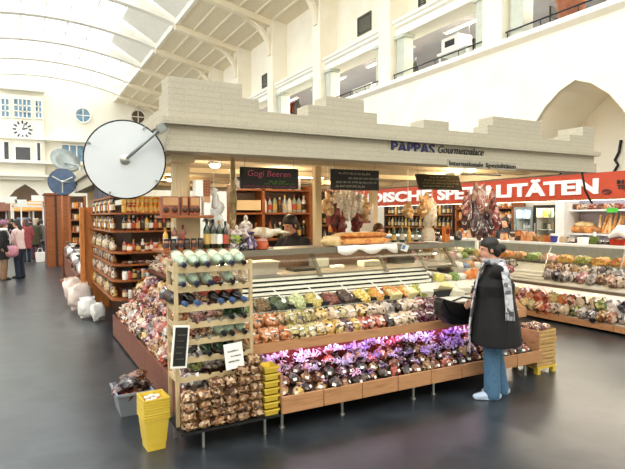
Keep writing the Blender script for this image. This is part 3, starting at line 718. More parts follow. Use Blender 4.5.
# ============================================================ GOODS
def pk(name, cols, scale=7., rough=.22, coat=.7, bump=.5): return mat(name, cols, rough, 0, scale, bump, 0, 'vor', coat)
def pk(name, cols, scale=5., rough=.25, coat=.35, bump=.5):
    dk = lambda h: ''.join('%02x' % int(int(h[i:i+2], 16)*f) for i, f in ((0,.86),(2,.8),(4,.76)))
    return mat(name, [dk(h) for h in cols]+[dk(cols[0]), '4a3426'], rough, 0, scale, bump, 0, 'vor', coat)
P_ORANGE = pk('bag_orange', ['e0955a','f0c294','c8743c','f6dec6','e8a870'])
P_GREEN = pk('bag_green', ['c8c88a','ece8bc','a4a45a','f2efd8','d8cf86'])
P_YELL = pk('bag_yellow', ['e8d27a','f4e8b4','d0a848','f6f0dc','e0bc68'])
P_RED = pk('bag_red', ['b04a3a','d88a70','8a2c28','f0d8c8','c86a54'])
P_PURP = pk('bag_purple', ['5a2c48','7a4058','40202c','d8c0cc','6a344a'])
P_CREAM = pk('bag_cream', ['f0e8d6','fbf8ee','dccfb2','e8dcc2'])
P_BROWN = pk('bag_brown', ['7a4a30','5a3020','9c6a48','c8a080','6a3c26'])
P_DARK = pk('bag_dark', ['221916','3a2620','54382c','181416','8a8078'])
P_TAN = pk('bag_tan', ['b08a58','d0b080','8a6030','e4d2b0','a07848'])
P_MIX = pk('bag_mixed', ['e4d8c8','c89468','8a4a38','f4ece0','d8b898','a06850'])
P_PINK = pk('bag_pink', ['e0b0b0','f4e4e0','c07880','b45868','f8f0ec'])
P_SILV = pk('bag_silver', ['d8dad8','a8acb0','f2f4f2','7a7e88','c4c0b4'])
P_NAVY = pk('bag_navy', ['2c3044','50566c','1c1e2a','c8ccd4','7a8090'])
P_COOK = pk('bag_cookie', ['b08a62','8a6240','d0b48c','6a4630','e6d8bc'], 5.)
P_GRN2 = pk('bag_leaf', ['5c7a34','86a04c','3c5424','c8d088','a0b060'])
M_CARD = mat('price_card', ['f2f0ea','f8f6f2'], .6, scale=20.)
ALLP = [P_ORANGE,P_GREEN,P_YELL,P_RED,P_PURP,P_CREAM,P_BROWN,P_DARK,P_TAN,P_MIX,P_PINK,P_SILV]
def mesh_pillow(w, d, h, seed):
    mb = MB().ell((0,0,h*.5), (w*.47, d*.43, h*.5), 16, 9, .62, .28, 16., seed)
    mb.prism([(-w*.4,-d*.5),(-w*.2,-d*.47),(0,-d*.5),(w*.2,-d*.47),(w*.4,-d*.5),(w*.4,-d*.36),(-w*.4,-d*.36)], h*.4, h*.5, 'z')
    mb.prism([(-w*.4,d*.36),(w*.4,d*.36),(w*.4,d*.5),(w*.2,d*.47),(0,d*.5),(-w*.2,d*.47),(-w*.4,d*.5)], h*.4, h*.5, 'z')
    return soften(mb.mesh('bag'), 1.0)
PILLOW = [mesh_pillow(1, 1.4, .55, k) for k in range(5)]
def mesh_sack(seed):
    mb = MB().lathe([(.30,0),(.46,.08),(.5,.3),(.46,.55),(.3,.74),(.11,.84),(.1,.9),(.2,.98),(.32,1.12)], 14, (0,0,0), .22, seed)
    return soften(mb.mesh('bag'), 1.0)
SACK = [mesh_sack(k) for k in range(5)]
def mesh_bow(seed, n=15):
    rr = random.Random(seed); mb = MB()
    for k in range(n):
        a = 2*PI*k/n+rr.uniform(-.3,.3); L = rr.uniform(.4, 1.05); up = rr.uniform(.5, 1.7); pts = []
        for j in range(7):
            t = j/6; tw = .18*math.sin(t*9+k)
            pts.append((math.cos(a+tw)*L*t*.75, math.sin(a+tw)*L*t*.75, up*t*1.3-.9*up*t*t+.1*math.sin(t*10+k)))
        mb.strip(pts, .13, (0,0,1) if k % 2 else (.3,.2,1), .012)
    return mb.mesh('bow')
BOW = [mesh_bow(k) for k in range(5)]
LABEL_ME = MB().box(-.5,.5,-.03,.03,-.35,.35).mesh('price_label')
def pillow_bag(p, w, m, rot, lab, cat='bag', group=None, lm=True, name='food_bag', d=1., h=1.):
    t = thing(name, lab, cat, p, rot, group, (w, w*d, w*h))
    bg_ = obj('bag', R.choice(PILLOW), m, t)
    if lm: obj('price_label', LABEL_ME, M_CARD, bg_, loc=(R.uniform(-.1,.1), -.15, .56), rot=(1.3, 0, R.uniform(-.4,.4)), scale=(.38,.5,.38))
    return t
# ---- ribbon-tied bags in the lower bin
BOWM = [mat('ribbon_lilac', 'd8c2ee', .35), mat('ribbon_purple', 'a884d4', .35), mat('ribbon_pink', 'f0bce0', .35), mat('ribbon_mauve', 'c6a8e4', .35), mat('ribbon_rose', 'e87898', .35)]
def bag_gift(x, y, z, s, m, bow, lab, group, bows):
    t = thing('gift_bag', lab, 'bag', (x, y, z), (-.3+R.uniform(-.25,.2), R.uniform(-.3,.3), R.uniform(-.7,.7)), group)
    bg_ = obj('bag', R.choice(SACK), m, t, scale=s)
    obj('ribbon_bow', R.choice(BOW), bow, t, loc=(0,0,s*.8), scale=bows, rot=(R.uniform(-.5,.1), 0, R.uniform(0,6)))
    obj('price_label', LABEL_ME, M_CARD, bg_, loc=(R.uniform(-.15,.15), -.5, .36), rot=(-.2,0,R.uniform(-.25,.25)), scale=.034/s)
def binz(y): return .24+(y-3.925)*.16/.475
CN = {P_DARK.name: 'dark', P_BROWN.name: 'brown', P_TAN.name: 'tan', P_PURP.name: 'purplish', P_MIX.name: 'mixed', P_ORANGE.name: 'orange', P_CREAM.name: 'cream', P_GREEN.name: 'pale green', P_YELL.name: 'yellow', P_RED.name: 'red', P_PINK.name: 'pink', P_SILV.name: 'silvery', P_NAVY.name: 'navy', P_COOK.name: 'cookie brown', P_GRN2.name: 'leafy green'}
BN = ['lilac', 'purple', 'pink', 'mauve', 'rose']
seqs = ([P_TAN,P_YELL,P_DARK,P_TAN,P_DARK,P_BROWN,P_DARK,P_DARK,P_BROWN,P_DARK,P_RED,P_DARK,P_BROWN,P_TAN,P_BROWN,P_RED,P_BROWN,P_DARK,P_DARK,P_BROWN,P_TAN,P_PURP,P_DARK,P_BROWN,P_DARK,P_RED],
        [P_BROWN,P_DARK,P_TAN,P_BROWN,P_DARK,P_PURP,P_BROWN,P_DARK,P_TAN,P_DARK,P_BROWN,P_PURP,P_DARK,P_BROWN,P_PURP,P_DARK,P_BROWN,P_DARK,P_TAN,P_PURP,P_BROWN,P_DARK,P_BROWN,P_DARK,P_BROWN,P_DARK])
n = 26
for r, (y, s, bsz) in enumerate([(4.0, .115, .075), (4.13, .12, .115), (4.27, .13, .14)]):
    for k in range(n):
        x = 1.89+(4.93-1.89)*(k+.5*(r % 2)*.9)/(n-.3)
        m = seqs[r % 2][(k+5*(r//2)) % n]
        fx = k/n
        bi = (2 if R.random() < .6 else 0) if fx < .25 else ((R.choice([1,1,3,0,4 if fx < .5 else 1])) if fx < .7 else R.choice([2,0,2,3]))
        if r == 0 and k % 3: bsz_ = .045
        else: bsz_ = bsz
        bag_gift(x+R.uniform(-.015,.015), y+R.uniform(-.03,.03), binz(y)+.005, s*R.uniform(.8,1.15), m, BOWM[bi],
                 '%s gift bag with %s ribbon, %s row of the low bin, %s' % (CN[m.name], BN[bi], ['front','middle','back'][r], nth(k, n)), 'ribbon tied gift bags in the low bin', bsz_*R.uniform(.7,1.25))
# ---- bags on the sloping tray
tilt = math.atan(TS)
def onslope(x, y): return (x, y, tz(y)+.003)
order = [(P_ORANGE,4),(P_GREEN,3),(P_YELL,3),(P_PURP,1),(P_YELL,1),(P_RED,3),(P_DARK,1),(P_CREAM,3),(P_PURP,5)]
seq = [m for m, k in order for _ in range(k)]; n = len(seq); x0, x1 = 1.74, 3.93
for k, m in enumerate(seq):
    x = x0+(x1-x0)*k/(n-1)
    pillow_bag(onslope(x, 4.30), .118, m, (tilt+R.uniform(-.1,.2), R.uniform(-.25,.25), R.uniform(-.5,.5)), '%s food bag in the front row of the sloping tray, %s' % (CN[m.name], nth(k, n)), group='food bags on the sloping tray', d=1.1, h=1.5)
seq2 = [P_ORANGE,P_ORANGE,P_ORANGE,P_TAN,P_GREEN,P_GREEN,P_GREEN,P_YELL,P_CREAM,P_GREEN,P_CREAM,P_YELL,P_CREAM,P_CREAM,P_SILV,P_DARK,P_CREAM,P_CREAM,P_PINK,P_PURP,P_PURP]
n = len(seq2)
for k, m in enumerate(seq2):
    x = x0+(x1-x0)*k/(n-1)
    pillow_bag(onslope(x, 4.46), .135, m, (tilt+R.uniform(-.2,.3), R.uniform(-.3,.3), R.uniform(-1.2,1.2)), '%s food bag in the second row of the sloping tray, %s' % (CN[m.name], nth(k, n)), group='food bags on the sloping tray', d=1.0, h=1.5, lm=k % 2 == 0)
# dishes of antipasti along the back of the tray
def heap_mesh(seed, w=1., d=1., h=.4):
    return soften(MB().ell((0,0,0), (w*.48, d*.48, h), 22, 12, .8, .3, 14., seed).mesh('food'), 1.1)
HEAPS = [heap_mesh(k) for k in range(4)]
def food(name, cols, sc=13., b=.6): return mat(name, cols, .35, 0, sc, b, 0, 'vor', .4)
F = [food('food_greens', ['5c7a34','7a963c','3c5424','a4b45c']), food('food_olives', ['5a4a2c','7a5c34','463820','8a7040']), food('food_leafdark', ['3c4c2c','56683c','2c3824']), food('food_sprouts', ['a8b474','c8cc94','86964c','dcdcb4']),
     food('food_beans', ['c8b45c','dccc84','b09840']), food('food_oldred', ['6a3428','84443a','54281e','9c6048']), food('food_brownol', ['4c3428','60463a','38261e']), food('food_yellow', ['d8b23c','ecd070','c0982c','f0dc9c']),
     food('food_pepper', ['d88a3c','e8b04c','c05a2c','b8b44c']), food('food_redpep', ['c8502c','e07a3c','8a8c34','d8a04c']), food('food_tomato', ['d86a34','e8a050','a8a83c','c84828']), food('food_greenpep', ['7a8c34','a4b04c','d8b84c','586c28'])]
FN = ['leafy greens','brown olives','dark leaves','pale sprouts','yellow beans','dried red tomatoes','dark olives','yellow peppers','orange peppers','red peppers','stuffed tomatoes','green and yellow peppers']
xs_ = 1.78
for k, m in enumerate(F):
    x = 1.79+.192*k; y = 4.70
    t = thing('serving_tray', 'shallow tray of %s at the back of the sloping counter' % FN[k], 'tray', onslope(x, y), (tilt, 0, 0), 'trays of antipasti')
    obj('tray', MB().openbox(.16,.2,.18,.22,0,.035,.006), m_steel, t)
    o = obj('food', HEAPS[k % 4], m, t, loc=(0,0,.03), scale=(.18,.22,.13 if k % 3 else .17)); o['kind'] = 'stuff'
    if k % 2 == 0: obj('serving_spoon', MB().tube([(.03,-.02,.09),(-.02,.06,.13),(-.07,.12,.15)], .006, 6).ell((.03,-.03,.085),(.022,.03,.01)), m_white, t)
# cheeses and salads on the right part of the counter
def upslope(px, py, y): p = PY(px, py, y); return p
m_cheese = mat('cheese_pale', ['d4c684','dccf9c','c8b974'], .5, scale=14.); m_cheesew = mat('cheese_white', ['d6d0bc','e0dbc8'], .55, scale=14.); m_cheeseo = mat('cheese_orange', ['e0a040','e8b25c'], .5, scale=14.)
m_slab = mat('white_slab', ['a8a294','b8b2a4'], .3, scale=4.)
t_s = t_ctr
def s5(mb): return sh(mb, 1.6, 4.2, 0)
STEP = [(4.86, 1.0), (5.08, 1.1), (5.3, 1.2), (5.54, 1.3)]
for i, (y, z) in enumerate(STEP): obj('step', s5(MB().box(4.76 if i > 0 else 4.3, 5.3, y-.06 if i else y, y+.26, z-.06, z)), m_slab, t_s, bevel=.005)
obj('end_body', s5(MB().box(4.98, 5.1, 4.84, 5.8, .0, .94)), m_dwood, t_s)
# cheese wedges on the sloping tray
def wedge(L, w, h): return MB().prism([(0,0),(L,-w/2),(L*1.03,0),(L,w/2)], 0, h, 'z')
for k, (px, py, y, kind, m, lab) in enumerate([
    (392, 297, 4.66, 'box', m_cheese, 'square block of pale yellow cheese left of the cut cheeses'),
    (408, 291, 4.66, 'box', m_cheese, 'pale yellow block of cheese, leftmost of the row before the pineapple'),
    (424, 293, 4.66, 'box', m_cheesew, 'white block of cheese in the middle of the cheese row'),
    (437, 288, 4.7, 'wedge', m_cheese, 'yellow wedge of cheese at the right of the cheese row'),
    (449, 291, 4.6, 'wedge', m_cheesew, 'white wedge of cheese near the black handbag'),
    (462, 286, 4.66, 'box', m_cheesew, 'white block of cheese just behind the handbag')]):
    p = PY(px, py, y); z = tz(y) if p.x < 5.0 else p.z
    mb = MB().box(-.08,.08,-.06,.06,0,.09) if kind == 'box' else wedge(.2,.16,.08)
    o = obj('cheese', mb, m, None, loc=(p.x, y, z+.004), rot=(tilt, 0, R.uniform(-.3,.3)), bevel=.006); tag(o, lab, 'cheese', 'cheeses on the counter')
SF = [food('salad_carrot', ['e8842c','f09c48','d06a1c'], 16.), food('salad_white', ['f0ece0','fbf9f4','dcd6c4'], 12.), food('salad_yellow', ['e4d85c','f0e88c','ccbc3c'], 12.), food('salad_green', ['7c9c4c','a4bc6c','5c7834'], 12.), food('salad_cream', ['ecd8ac','f4e8cc','d8bc88'], 12.), food('salad_blue', ['7a94b0','a8bccc','5c7490'], 12.), food('salad_pink', ['e8b8b0','f4d8d0','d09890'], 12.), food('salad_brown', ['c09058','d8b080','9c7040'], 12.)]
SN = ['grated carrot','white salad','yellow salad','green salad','cream salad','blue packets','pink salad','brown nuts']
m_bowl = mat('white_bowl', 'f2f0ec', .25, coat=.3)
rows = [(4.90, 1.0, 4.4, 5.24, [2,4,3,1,0,0,1,3]), (5.13, 1.1, 4.83, 5.24, [4,1,5,7,1]), (5.36, 1.2, 4.83, 5.24, [1,4,6,1,3]), (5.6, 1.3, 4.83, 5.24, [7,1,4,3,1])]
for r, (y, z, xa, xb, ks) in enumerate(rows):
    for i, k in enumerate(ks):
        x = xa+(xb-xa)*i/(len(ks)-1)
        t = thing('salad_bowl', 'white bowl of %s, %s, %s step of the salad counter' % (SN[k], nth(i, len(ks)), ['lowest','second','third','top'][r]), 'bowl', (x, y, z), (0,0,0), 'bowls on the salad counter')
        obj('bowl', MB().lathe([(.03,0),(.035,.006),(.05,.035),(.056,.04),(.05,.036),(.02,.01)], 18), m_bowl, t, True)
        o = obj('food', R.choice(HEAPS), SF[k], t, loc=(0,0,.03), scale=(.13,.13,(.2 if k == 0 else .1) if (r+i) % 2 else .14)); o['kind'] = 'stuff'
# a jumble of small packs and cut cheeses between the bowls
rj = random.Random(8)
for r, (y, z, xa, xb, ks) in enumerate(rows):
    nn = 9 if r == 0 else 6
    for i in range(nn):
        x = xa+(xb-xa)*(i+.5)/nn; yy = y+.105
        if (i+r) % 3 == 0:
            o = obj('cheese', MB().prism([(0,-.04),(.09,0),(0,.04)], 0, .07, 'z') if i % 2 else MB().box(-.045,.045,-.03,.03,0,.09), [m_cheese, m_cheesew, m_cheeseo][(i+r) % 3 if i % 2 else 1], None, loc=(x, yy, z+.001), rot=(0,0,rj.uniform(-1,1)), bevel=.004)
            tag(o, 'small cut cheese standing on the %s step behind the bowls, %s' % (['lowest','second','third','top'][r], nth(i, nn)), 'cheese', 'small cheeses on the salad counter')
        else:
            m = [P_CREAM,P_YELL,P_PINK,P_GREEN,P_CREAM,P_TAN,P_SILV][rj.randrange(7)]
            pillow_bag((x, yy, z+.002), .085, m, (.9, rj.uniform(-.3,.3), rj.uniform(-.4,.4)), '%s pack on the %s step of the salad counter, %s' % (CN[m.name], ['lowest','second','third','top'][r], nth(i, nn)), 'pack', 'packs on the salad counter', i % 2 == 0, name='food_pack', d=.9)
# tub, papers and boards on the steel deck
m_plastic = mat('frosted_plastic', ['e4d6c2','efe4d4'], .3, trans=.35)
p = PY(263, 276, 5.2)
t = thing('plastic_tub', 'large frosted plastic tub on the steel deck behind the wine bottles', 'tub', (p.x, 5.24, 1.176))
obj('tub', MB().openbox(.27,.2,.31,.24,0,.135,.006), m_plastic, t); obj('rim', MB().openbox(.32,.25,.33,.26,.125,.138,.012), m_plastic, t)
o = obj('food', HEAPS[1], SF[4], t, loc=(0,0,.03), scale=(.24,.18,.1)); o['kind'] = 'stuff'
m_blackpl = mat('black_plastic', '24211f', .35)
for (px, y, w, d, h, m, nm, lab) in [
    (303, 5.35, .34, .22, .03, m_blackpl, 'black_tray', 'flat black tray on the steel deck right of the plastic tub'),
    (337, 5.4, .16, .1, .03, M_CARD, 'paper_stack', 'small stack of white paper on the deck right of the black tray'),
    (369, 5.35, .25, .16, .07, m_cheesew, 'cheese_block', 'big white cheese block on the deck behind the slanted bar'),
    (401, 5.5, .3, .2, .08, m_blackpl, 'slicer_tray', 'dark tray with cold meat on the deck near the slanted bars'),
    (319, 5.62, .2, .16, .11, m_greymetal, 'metal_container', 'grey metal container at the back of the steel deck')]:
    p = PY(px, 270, y); o = obj(nm, MB().box(-w/2,w/2,-d/2,d/2,0,h), m, None, loc=(p.x, y, 1.176), bevel=.008); tag(o, lab, nm.replace('_', ' '))
for i, (px, py) in enumerate([(338, 247), (405, 252)]):
    p = PY(px, py, 4.95)
    if i: o = obj('price_card', MB().box(-.05,.05,-.004,.0,-.05,.03), M_CARD, None, loc=(p.x, 4.95, 1.42), rot=(.25,.25,0)); tag(o, 'white and blue card taped to the shelf edge below the bread', 'card'); obj('blue_stripe', MB().box(-.04,.0,-.006,-.004,-.03,.02), mat('card_blue', '5c8cc0', .5), o)

# ---- bread on a cloth on the top shelf
m_crust = mat('bread_crust', ['d8843c','e8a85c','c06c2c','efc07c'], .55, scale=11., bump=.4); m_crust2 = mat('bread_pale', ['d8b478','e8cc98','c89c5c'], .6, scale=9., bump=.4)
m_cloth = mat('white_cloth', ['efeae0','f8f5ee'], .85, scale=8.)
bl = PY(336, 244, 5.1); br = PY(386, 243, 5.1)
ZS = 1.447
mb = MB(); nx, ny = 16, 7; W = br.x-bl.x+.12
vs = []
for j in range(ny):
    for i in range(nx):
        u = i/(nx-1); v = j/(ny-1); x = bl.x-.08+W*u; y = 4.94+.36*v
        z = ZS+.008+.006*math.sin(u*17+v*6)
        if j == 0: y = 4.93; z = ZS-.02-.07*abs(math.sin(u*PI*2.4+.5))
        if j == 1: y = 4.94; z = ZS+.012
        vs.append((x, y, z))
fs = [(j*nx+i, j*nx+i+1, (j+1)*nx+i+1, (j+1)*nx+i) for j in range(ny-1) for i in range(nx-1)]
mb.add(vs, fs); me = mb.mesh('cloth', True)
o = obj('cloth', me, m_cloth); tag(o, 'white cloth under the long loaves hanging over the shelf edge', 'cloth')
sm = o.modifiers.new('s', 'SOLIDIFY'); sm.thickness = .004; sm.offset = 1
def loaf(p, L, r, m, lab, yaw=0, flat=.75):
    t = thing('bread_loaf', lab, 'bread', p, (0,0,yaw), 'loaves on the top shelf')
    mb = MB().loft([(-L/2,0,r*flat),(-L*.42,0,r*flat),(0,0,r*flat),(L*.42,0,r*flat),(L/2,0,r*flat)], [(r*flat*.55,r*.55),(r*flat*.92,r*.9),(r*flat,r),(r*flat*.92,r*.9),(r*flat*.55,r*.55)], (0,0,1), 14)
    obj('crust', mb, m, t, True)
    mb = MB()
    for k in range(5): mb.obox((-L*.36+L*.18*k, 0, r*flat*1.93), (L*.13, r*.25, .006), (0,0,.6))
    obj('scoring', mb, m_crust2, t)
mx = (bl.x+br.x)/2
loaf((mx+.02, 5.04, ZS+.022), .64, .045, m_crust, 'long golden loaf at the front of the bread pile on the cloth')
loaf((mx+.04, 5.14, ZS+.022), .62, .045, m_crust, 'long golden loaf in the middle of the bread pile')
loaf((mx-.02, 5.24, ZS+.022), .64, .045, m_crust, 'long golden loaf at the back of the bread pile')
loaf((mx+.03, 5.09, ZS+.09), .6, .042, m_crust, 'golden loaf lying on top of the bread pile, front')
loaf((mx+.0, 5.19, ZS+.09), .62, .042, m_crust2, 'paler loaf lying on top of the bread pile, back')
p = PY(336, 244, 5.06); loaf((p.x-.06, 5.06, ZS), .2, .08, m_crust2, 'round pale loaf left of the long loaves', .1, .8)

# ---- jars and bottles
def bottle_mesh(h, r, nr, sh=.62): return soften(MB().lathe([(r*.9,0),(r,h*.02),(r,h*sh),(r*.85,h*(sh+.08)),(nr,h*(sh+.2)),(nr,h*.97),(nr*1.15,h*.975),(nr*1.15,h)], 14).mesh('bottle'), .7)
BOT = bottle_mesh(1, .14, .05); CAPM = MB().lathe([(.058,.86),(.06,1.0),(.055,1.01)], 12).mesh('cap'); LBL = MB().lathe([(.1405,.16),(.142,.17),(.142,.5),(.1405,.51)], 14).mesh('bottle_label')
JAR = soften(MB().lathe([(.3,0),(.34,.03),(.34,.72),(.3,.8),(.28,.84),(.28,.86)], 14).mesh('jar'), .7); LID = soften(MB().lathe([(.3,.84),(.31,.85),(.31,.99),(.29,1.0)], 14).mesh('lid'), .6); JLBL = MB().lathe([(.342,.2),(.344,.21),(.344,.6),(.342,.61)], 14).mesh('jar_label')
G_CLEAR = mat('bottle_clear_green', ['8ea088','a8b8a0','76886f'], .15, scale=30., coat=.5); G_DARK = mat('bottle_dark', ['17130f','241a16'], .12, coat=.8); G_GREEN = mat('bottle_green', ['1e3420','2a4628'], .12, coat=.8); G_AMB = mat('bottle_amber', ['7a3c14','9c5420'], .12, coat=.8); G_BLUE = mat('bottle_clear_blue', ['9cb0bc','bcccd4'], .12, coat=.8); G_RED = mat('bottle_red', ['8a2418','a83422'], .12, coat=.8); G_YEL = mat('jar_yellow', ['d89c2c','e8b84c'], .15, coat=.8); G_OR = mat('jar_orange', ['d8742c','e88c3c'], .15, coat=.8); G_WH = mat('bottle_white', ['e4e2d8','f0eee8'], .25, coat=.5)
CAPS = [mat('cap_navy', '232c48', .35), mat('cap_black', '17171a', .35), mat('cap_gold', 'b8923c', .3, .6), mat('cap_red', '8a1f1a', .4), mat('cap_white', 'eceae4', .4), mat('cap_blue', '44608c', .4)]
LBM = [mat('label_cream', ['c4baa0','d2c8b0'], .6, scale=30.), mat('label_white', ['eeeeea','f6f6f4'], .6, scale=30.), mat('label_red', ['b04434','c05a48'], .6, scale=30.), mat('label_gold', ['c8a050','d8b468'], .5, scale=30.), mat('label_dark', ['3a2c28','4a3a34'], .6, scale=30.)]
def bottle(p, h, m, cap, lb, lab, group, rot=(0,0,0), fat=1., cat='bottle', name='bottle'):
    t = thing(name, lab, cat, p, rot, group, (h*fat, h*fat, h))
    g_ = obj('glass', BOT, m, t)
    if cap: obj('cap', CAPM, cap, t)
    if lb: obj('bottle_label', LBL, lb, g_)
    return t
def jar(p, h, m, lid, lb, lab, group, fat=1., name='jar'):
    t = thing(name, lab, 'jar', p, (0,0,R.uniform(0,1)), group, (h*fat, h*fat, h))
    g_ = obj('jar_body', JAR, m, t); obj('lid', LID, lid, t)
    if lb: obj('jar_label', JLBL, lb, g_)
    return t
# bottles lying in the rack, necks to the front
nw = 6; ww = (RX1-RX0-.056)/nw
def slotx(k): return RX0+.028+(k+.5)*ww
def lying(row, k, m, cap, lb, lab):
    z = RZ[row]
    # base rests on the back bar, the neck in the notch of the front bar
    t = thing('wine_bottle', lab, 'bottle', (slotx(k)+(-.1 if row == 2 else 0), RY1-.0, z+.1), (math.radians(102), 0, .38 if row == 2 else R.uniform(-.06,.06)), 'bottles in the wooden rack', (.335, .335, .3))
    g_ = obj('glass', BOT, m, t); obj('cap', CAPM, cap, t); obj('bottle_label', LBL, lb, g_)
RN = ['top','second','third','fourth','fifth','sixth','lowest']
for k in range(6): lying(0, k, G_CLEAR, CAPS[1 if k % 2 else 0], LBM[0], 'clear greenish bottle lying in the top row of the rack, %s' % nth(k, 6))
for k in (0, 1, 2, 4): lying(1, k, G_CLEAR, CAPS[0 if k < 4 else 1], LBM[0], 'clear greenish bottle lying in the second row of the rack, %s' % nth([0,1,2,4].index(k), 4))
for k in (0, 1, 3, 4, 5): lying(2, k, G_DARK, CAPS[5], LBM[4] if k < 3 else LBM[2], 'dark bottle with blue cap in the third row of the rack, %s' % nth([0,1,3,4,5].index(k), 5))
for k in (4, 5): lying(3, k, G_GREEN, CAPS[1], LBM[0], 'green bottle lying in the fourth row of the rack, %s' % ('left one' if k == 4 else 'right one'))
for k in (3, 4, 5): lying(4, k, G_CLEAR, CAPS[1], LBM[1], 'clear bottle in the fifth row of the rack, %s' % nth(k-3, 3))
for k in (2, 3, 4): lying(5, k, G_GREEN, CAPS[1], LBM[0], 'green bottle in the sixth row of the rack, %s' % nth(k-2, 3))
for (row, k, m, w, lab) in [(1,1.6,P_RED,.09,'red packet behind the second row of rack bottles, left one'),(1,3.0,P_RED,.09,'red packet in the gap of the second rack row'),(1,4.9,P_CREAM,.09,'cream packet at the right end of the second rack row'),
        (3,0,P_ORANGE,.12,'orange packet at the left end of the fourth rack row'),(3,1.3,P_PINK,.12,'pink striped packet in the fourth rack row, left one'),(3,2.4,P_PINK,.12,'pink striped packet in the fourth rack row, right one'),(3,3.3,P_TAN,.1,'tan striped packet in the fourth rack row'),
        (4,.6,P_RED,.11,'red packet in the fifth rack row'),(4,1.9,P_TAN,.12,'tan packet in the fifth rack row'),(5,.6,P_NAVY,.14,'navy blue packet in the sixth rack row'),(6,1.2,P_GRN2,.13,'green packet at the left of the lowest rack row'),(6,2.6,P_SILV,.13,'silvery packet in the middle of the lowest rack row'),(6,4,P_GRN2,.12,'green packet at the right of the lowest rack row'),(2,2,P_TAN,.1,'tan packet in the gap between the dark bottles')]:
    pillow_bag((slotx(k), RY0+.14, RZ[row]+.02), w, m, (-.1,0,R.uniform(-.2,.2)), lab, 'packet', 'packets in the wooden rack', False, 'food_packet')
# small chalkboard and paper notice on the rack
a = PY(171, 325, 3.975); b = PY(188.5, 330, 3.975); 
t = thing('small_chalkboard', 'small chalkboard with white frame leaning on the left of the bottle rack', 'chalkboard', ((a.x+b.x)/2, 3.975, .815), (-.06, .12, .1))
obj('slate', MB().box(-.05,.05,-.004,.004,-.145,.145), m_slate, t); obj('frame', MB().box(-.062,.062,-.008,.008,-.16,-.145).box(-.062,.062,-.008,.008,.145,.16).box(-.062,-.05,-.008,.008,-.145,.145).box(.05,.062,-.008,.008,-.145,.145), m_white, t)
for ci, mb in chalk_strokes(.1,.3,[(.3,.06,-.3,.35,'w'),(.15,.05,-.35,.2,'w'),(.0,.05,-.3,.3,'w'),(-.15,.05,-.35,.1,'w'),(-.3,.05,-.3,.25,'w')],9,None).items(): obj('chalk_writing', mb, mat('chalk_faint','6a6862',.9), t)
t = thing('paper_notice', 'white paper notice with black handwriting clipped to the rack', 'notice', ((PY(225,355,3.975).x+PY(244,355,3.975).x)/2-.005, 3.975, .69), (-.12, -.06, .05))
obj('paper', MB().box(-.078,.078,-.002,.002,-.1,.1), M_CARD, t)
for ci, mb in chalk_strokes(.15,.2,[(.2,.08,-.35,.3,'w'),(.0,.08,-.2,.36,'w'),(-.2,.08,-.35,.2,'w')],12,None).items(): obj('handwriting', mb, m_black, t, loc=(0,.008,0))
# piles of cookie bags on the base of the rack
heights = [4, 4, 5, 5, 6, 7]
for k, hN in enumerate(heights):
    for j in range(hN):
        for dd in (0,):
            x = 1.085+.108*k+R.uniform(-.006,.006); z = .172+j*.072
            pillow_bag((x, 3.98+R.uniform(-.01,.01), z), .112, P_COOK, (0,0,R.uniform(-.12,.12)), 'cookie bag, %s in the %s pile under the rack' % (nth(j, hN, 'bottom', 'top'), nth(k, 6)), group='cookie bags under the rack', lm=False, name='cookie_bag', d=1.05, h=1.25)
for k in range(4):
    pillow_bag((1.13+.12*k, 4.19, .172), .11, P_COOK, (0,0,R.uniform(-.2,.2)), 'bag of brown cookies in the row behind the piles, %s' % nth(k, 4), group='cookie bags under the rack', lm=False, name='cookie_bag', d=1.2, h=1.6)
# yellow baskets: a pile at the bin, a nested stack and a crate on the floor
m_yel = mat('yellow_plastic', ['d8b83c','e4c850'], .4, scale=4.)
for j in range(7):
    t = thing('yellow_basket', 'small yellow plastic basket in the pile beside the cookie bags, %s' % nth(j, 7, 'bottom', 'top'), 'basket', (1.752, 4.0, .172+j*.058), (0,0,R.uniform(-.03,.03)), 'piled yellow baskets')
    obj('basket', MB().openbox(.11,.14,.125,.16,0,.05,.006), m_yel, t); obj('rim', MB().ring(.135,.17,.036,.05,.01), m_yel, t)
for j in range(9):
    z = 0 if j == 0 else .06+(j-1)*.021
    t = thing('yellow_basket', 'yellow plastic basket nested in the floor stack, %s' % nth(j, 9, 'bottom', 'top'), 'basket', (.865, 4.2, z), (0,0,.05), 'nested yellow baskets on the floor')
    if j == 0: obj('basket', MB().openbox(.135,.155,.165,.185,0,.2,.004), m_yel, t)
    else: obj('basket', MB().openbox(.15,.17,.185,.21,0,.2,.004), m_yel, t)
    obj('rim', MB().ring(.2 if j else .175,.225 if j else .195,.186,.2,.01), m_yel, t)
for k, (dx, dy, m) in enumerate([(-.045,-.05,CAPS[4]),(.0,-.02,G_OR),(.05,-.06,CAPS[4]),(-.04,.04,G_OR),(.04,.05,CAPS[4]),(.0,.07,CAPS[4])]):
    t = jar((.865+dx, 4.2+dy, .29), .1, G_OR, CAPS[4], None, 'small jar with white lid in the yellow basket stack, %s' % nth(k, 6, 'front', 'back'), 'jars in the yellow basket', .72)
m_crate = mat('grey_crate_plastic', ['7c828a','8e949c'], .4, scale=3.)
t = thing('grey_crate', 'grey plastic crate of dark bags on the floor in the aisle', 'crate', (.86, 5.12, 0), (0,0,.0))
obj('crate', MB().openbox(.24,.32,.31,.4,0,.21,.008), m_crate, t); obj('rim', MB().ring(.33,.42,.195,.215,.018), m_crate, t)
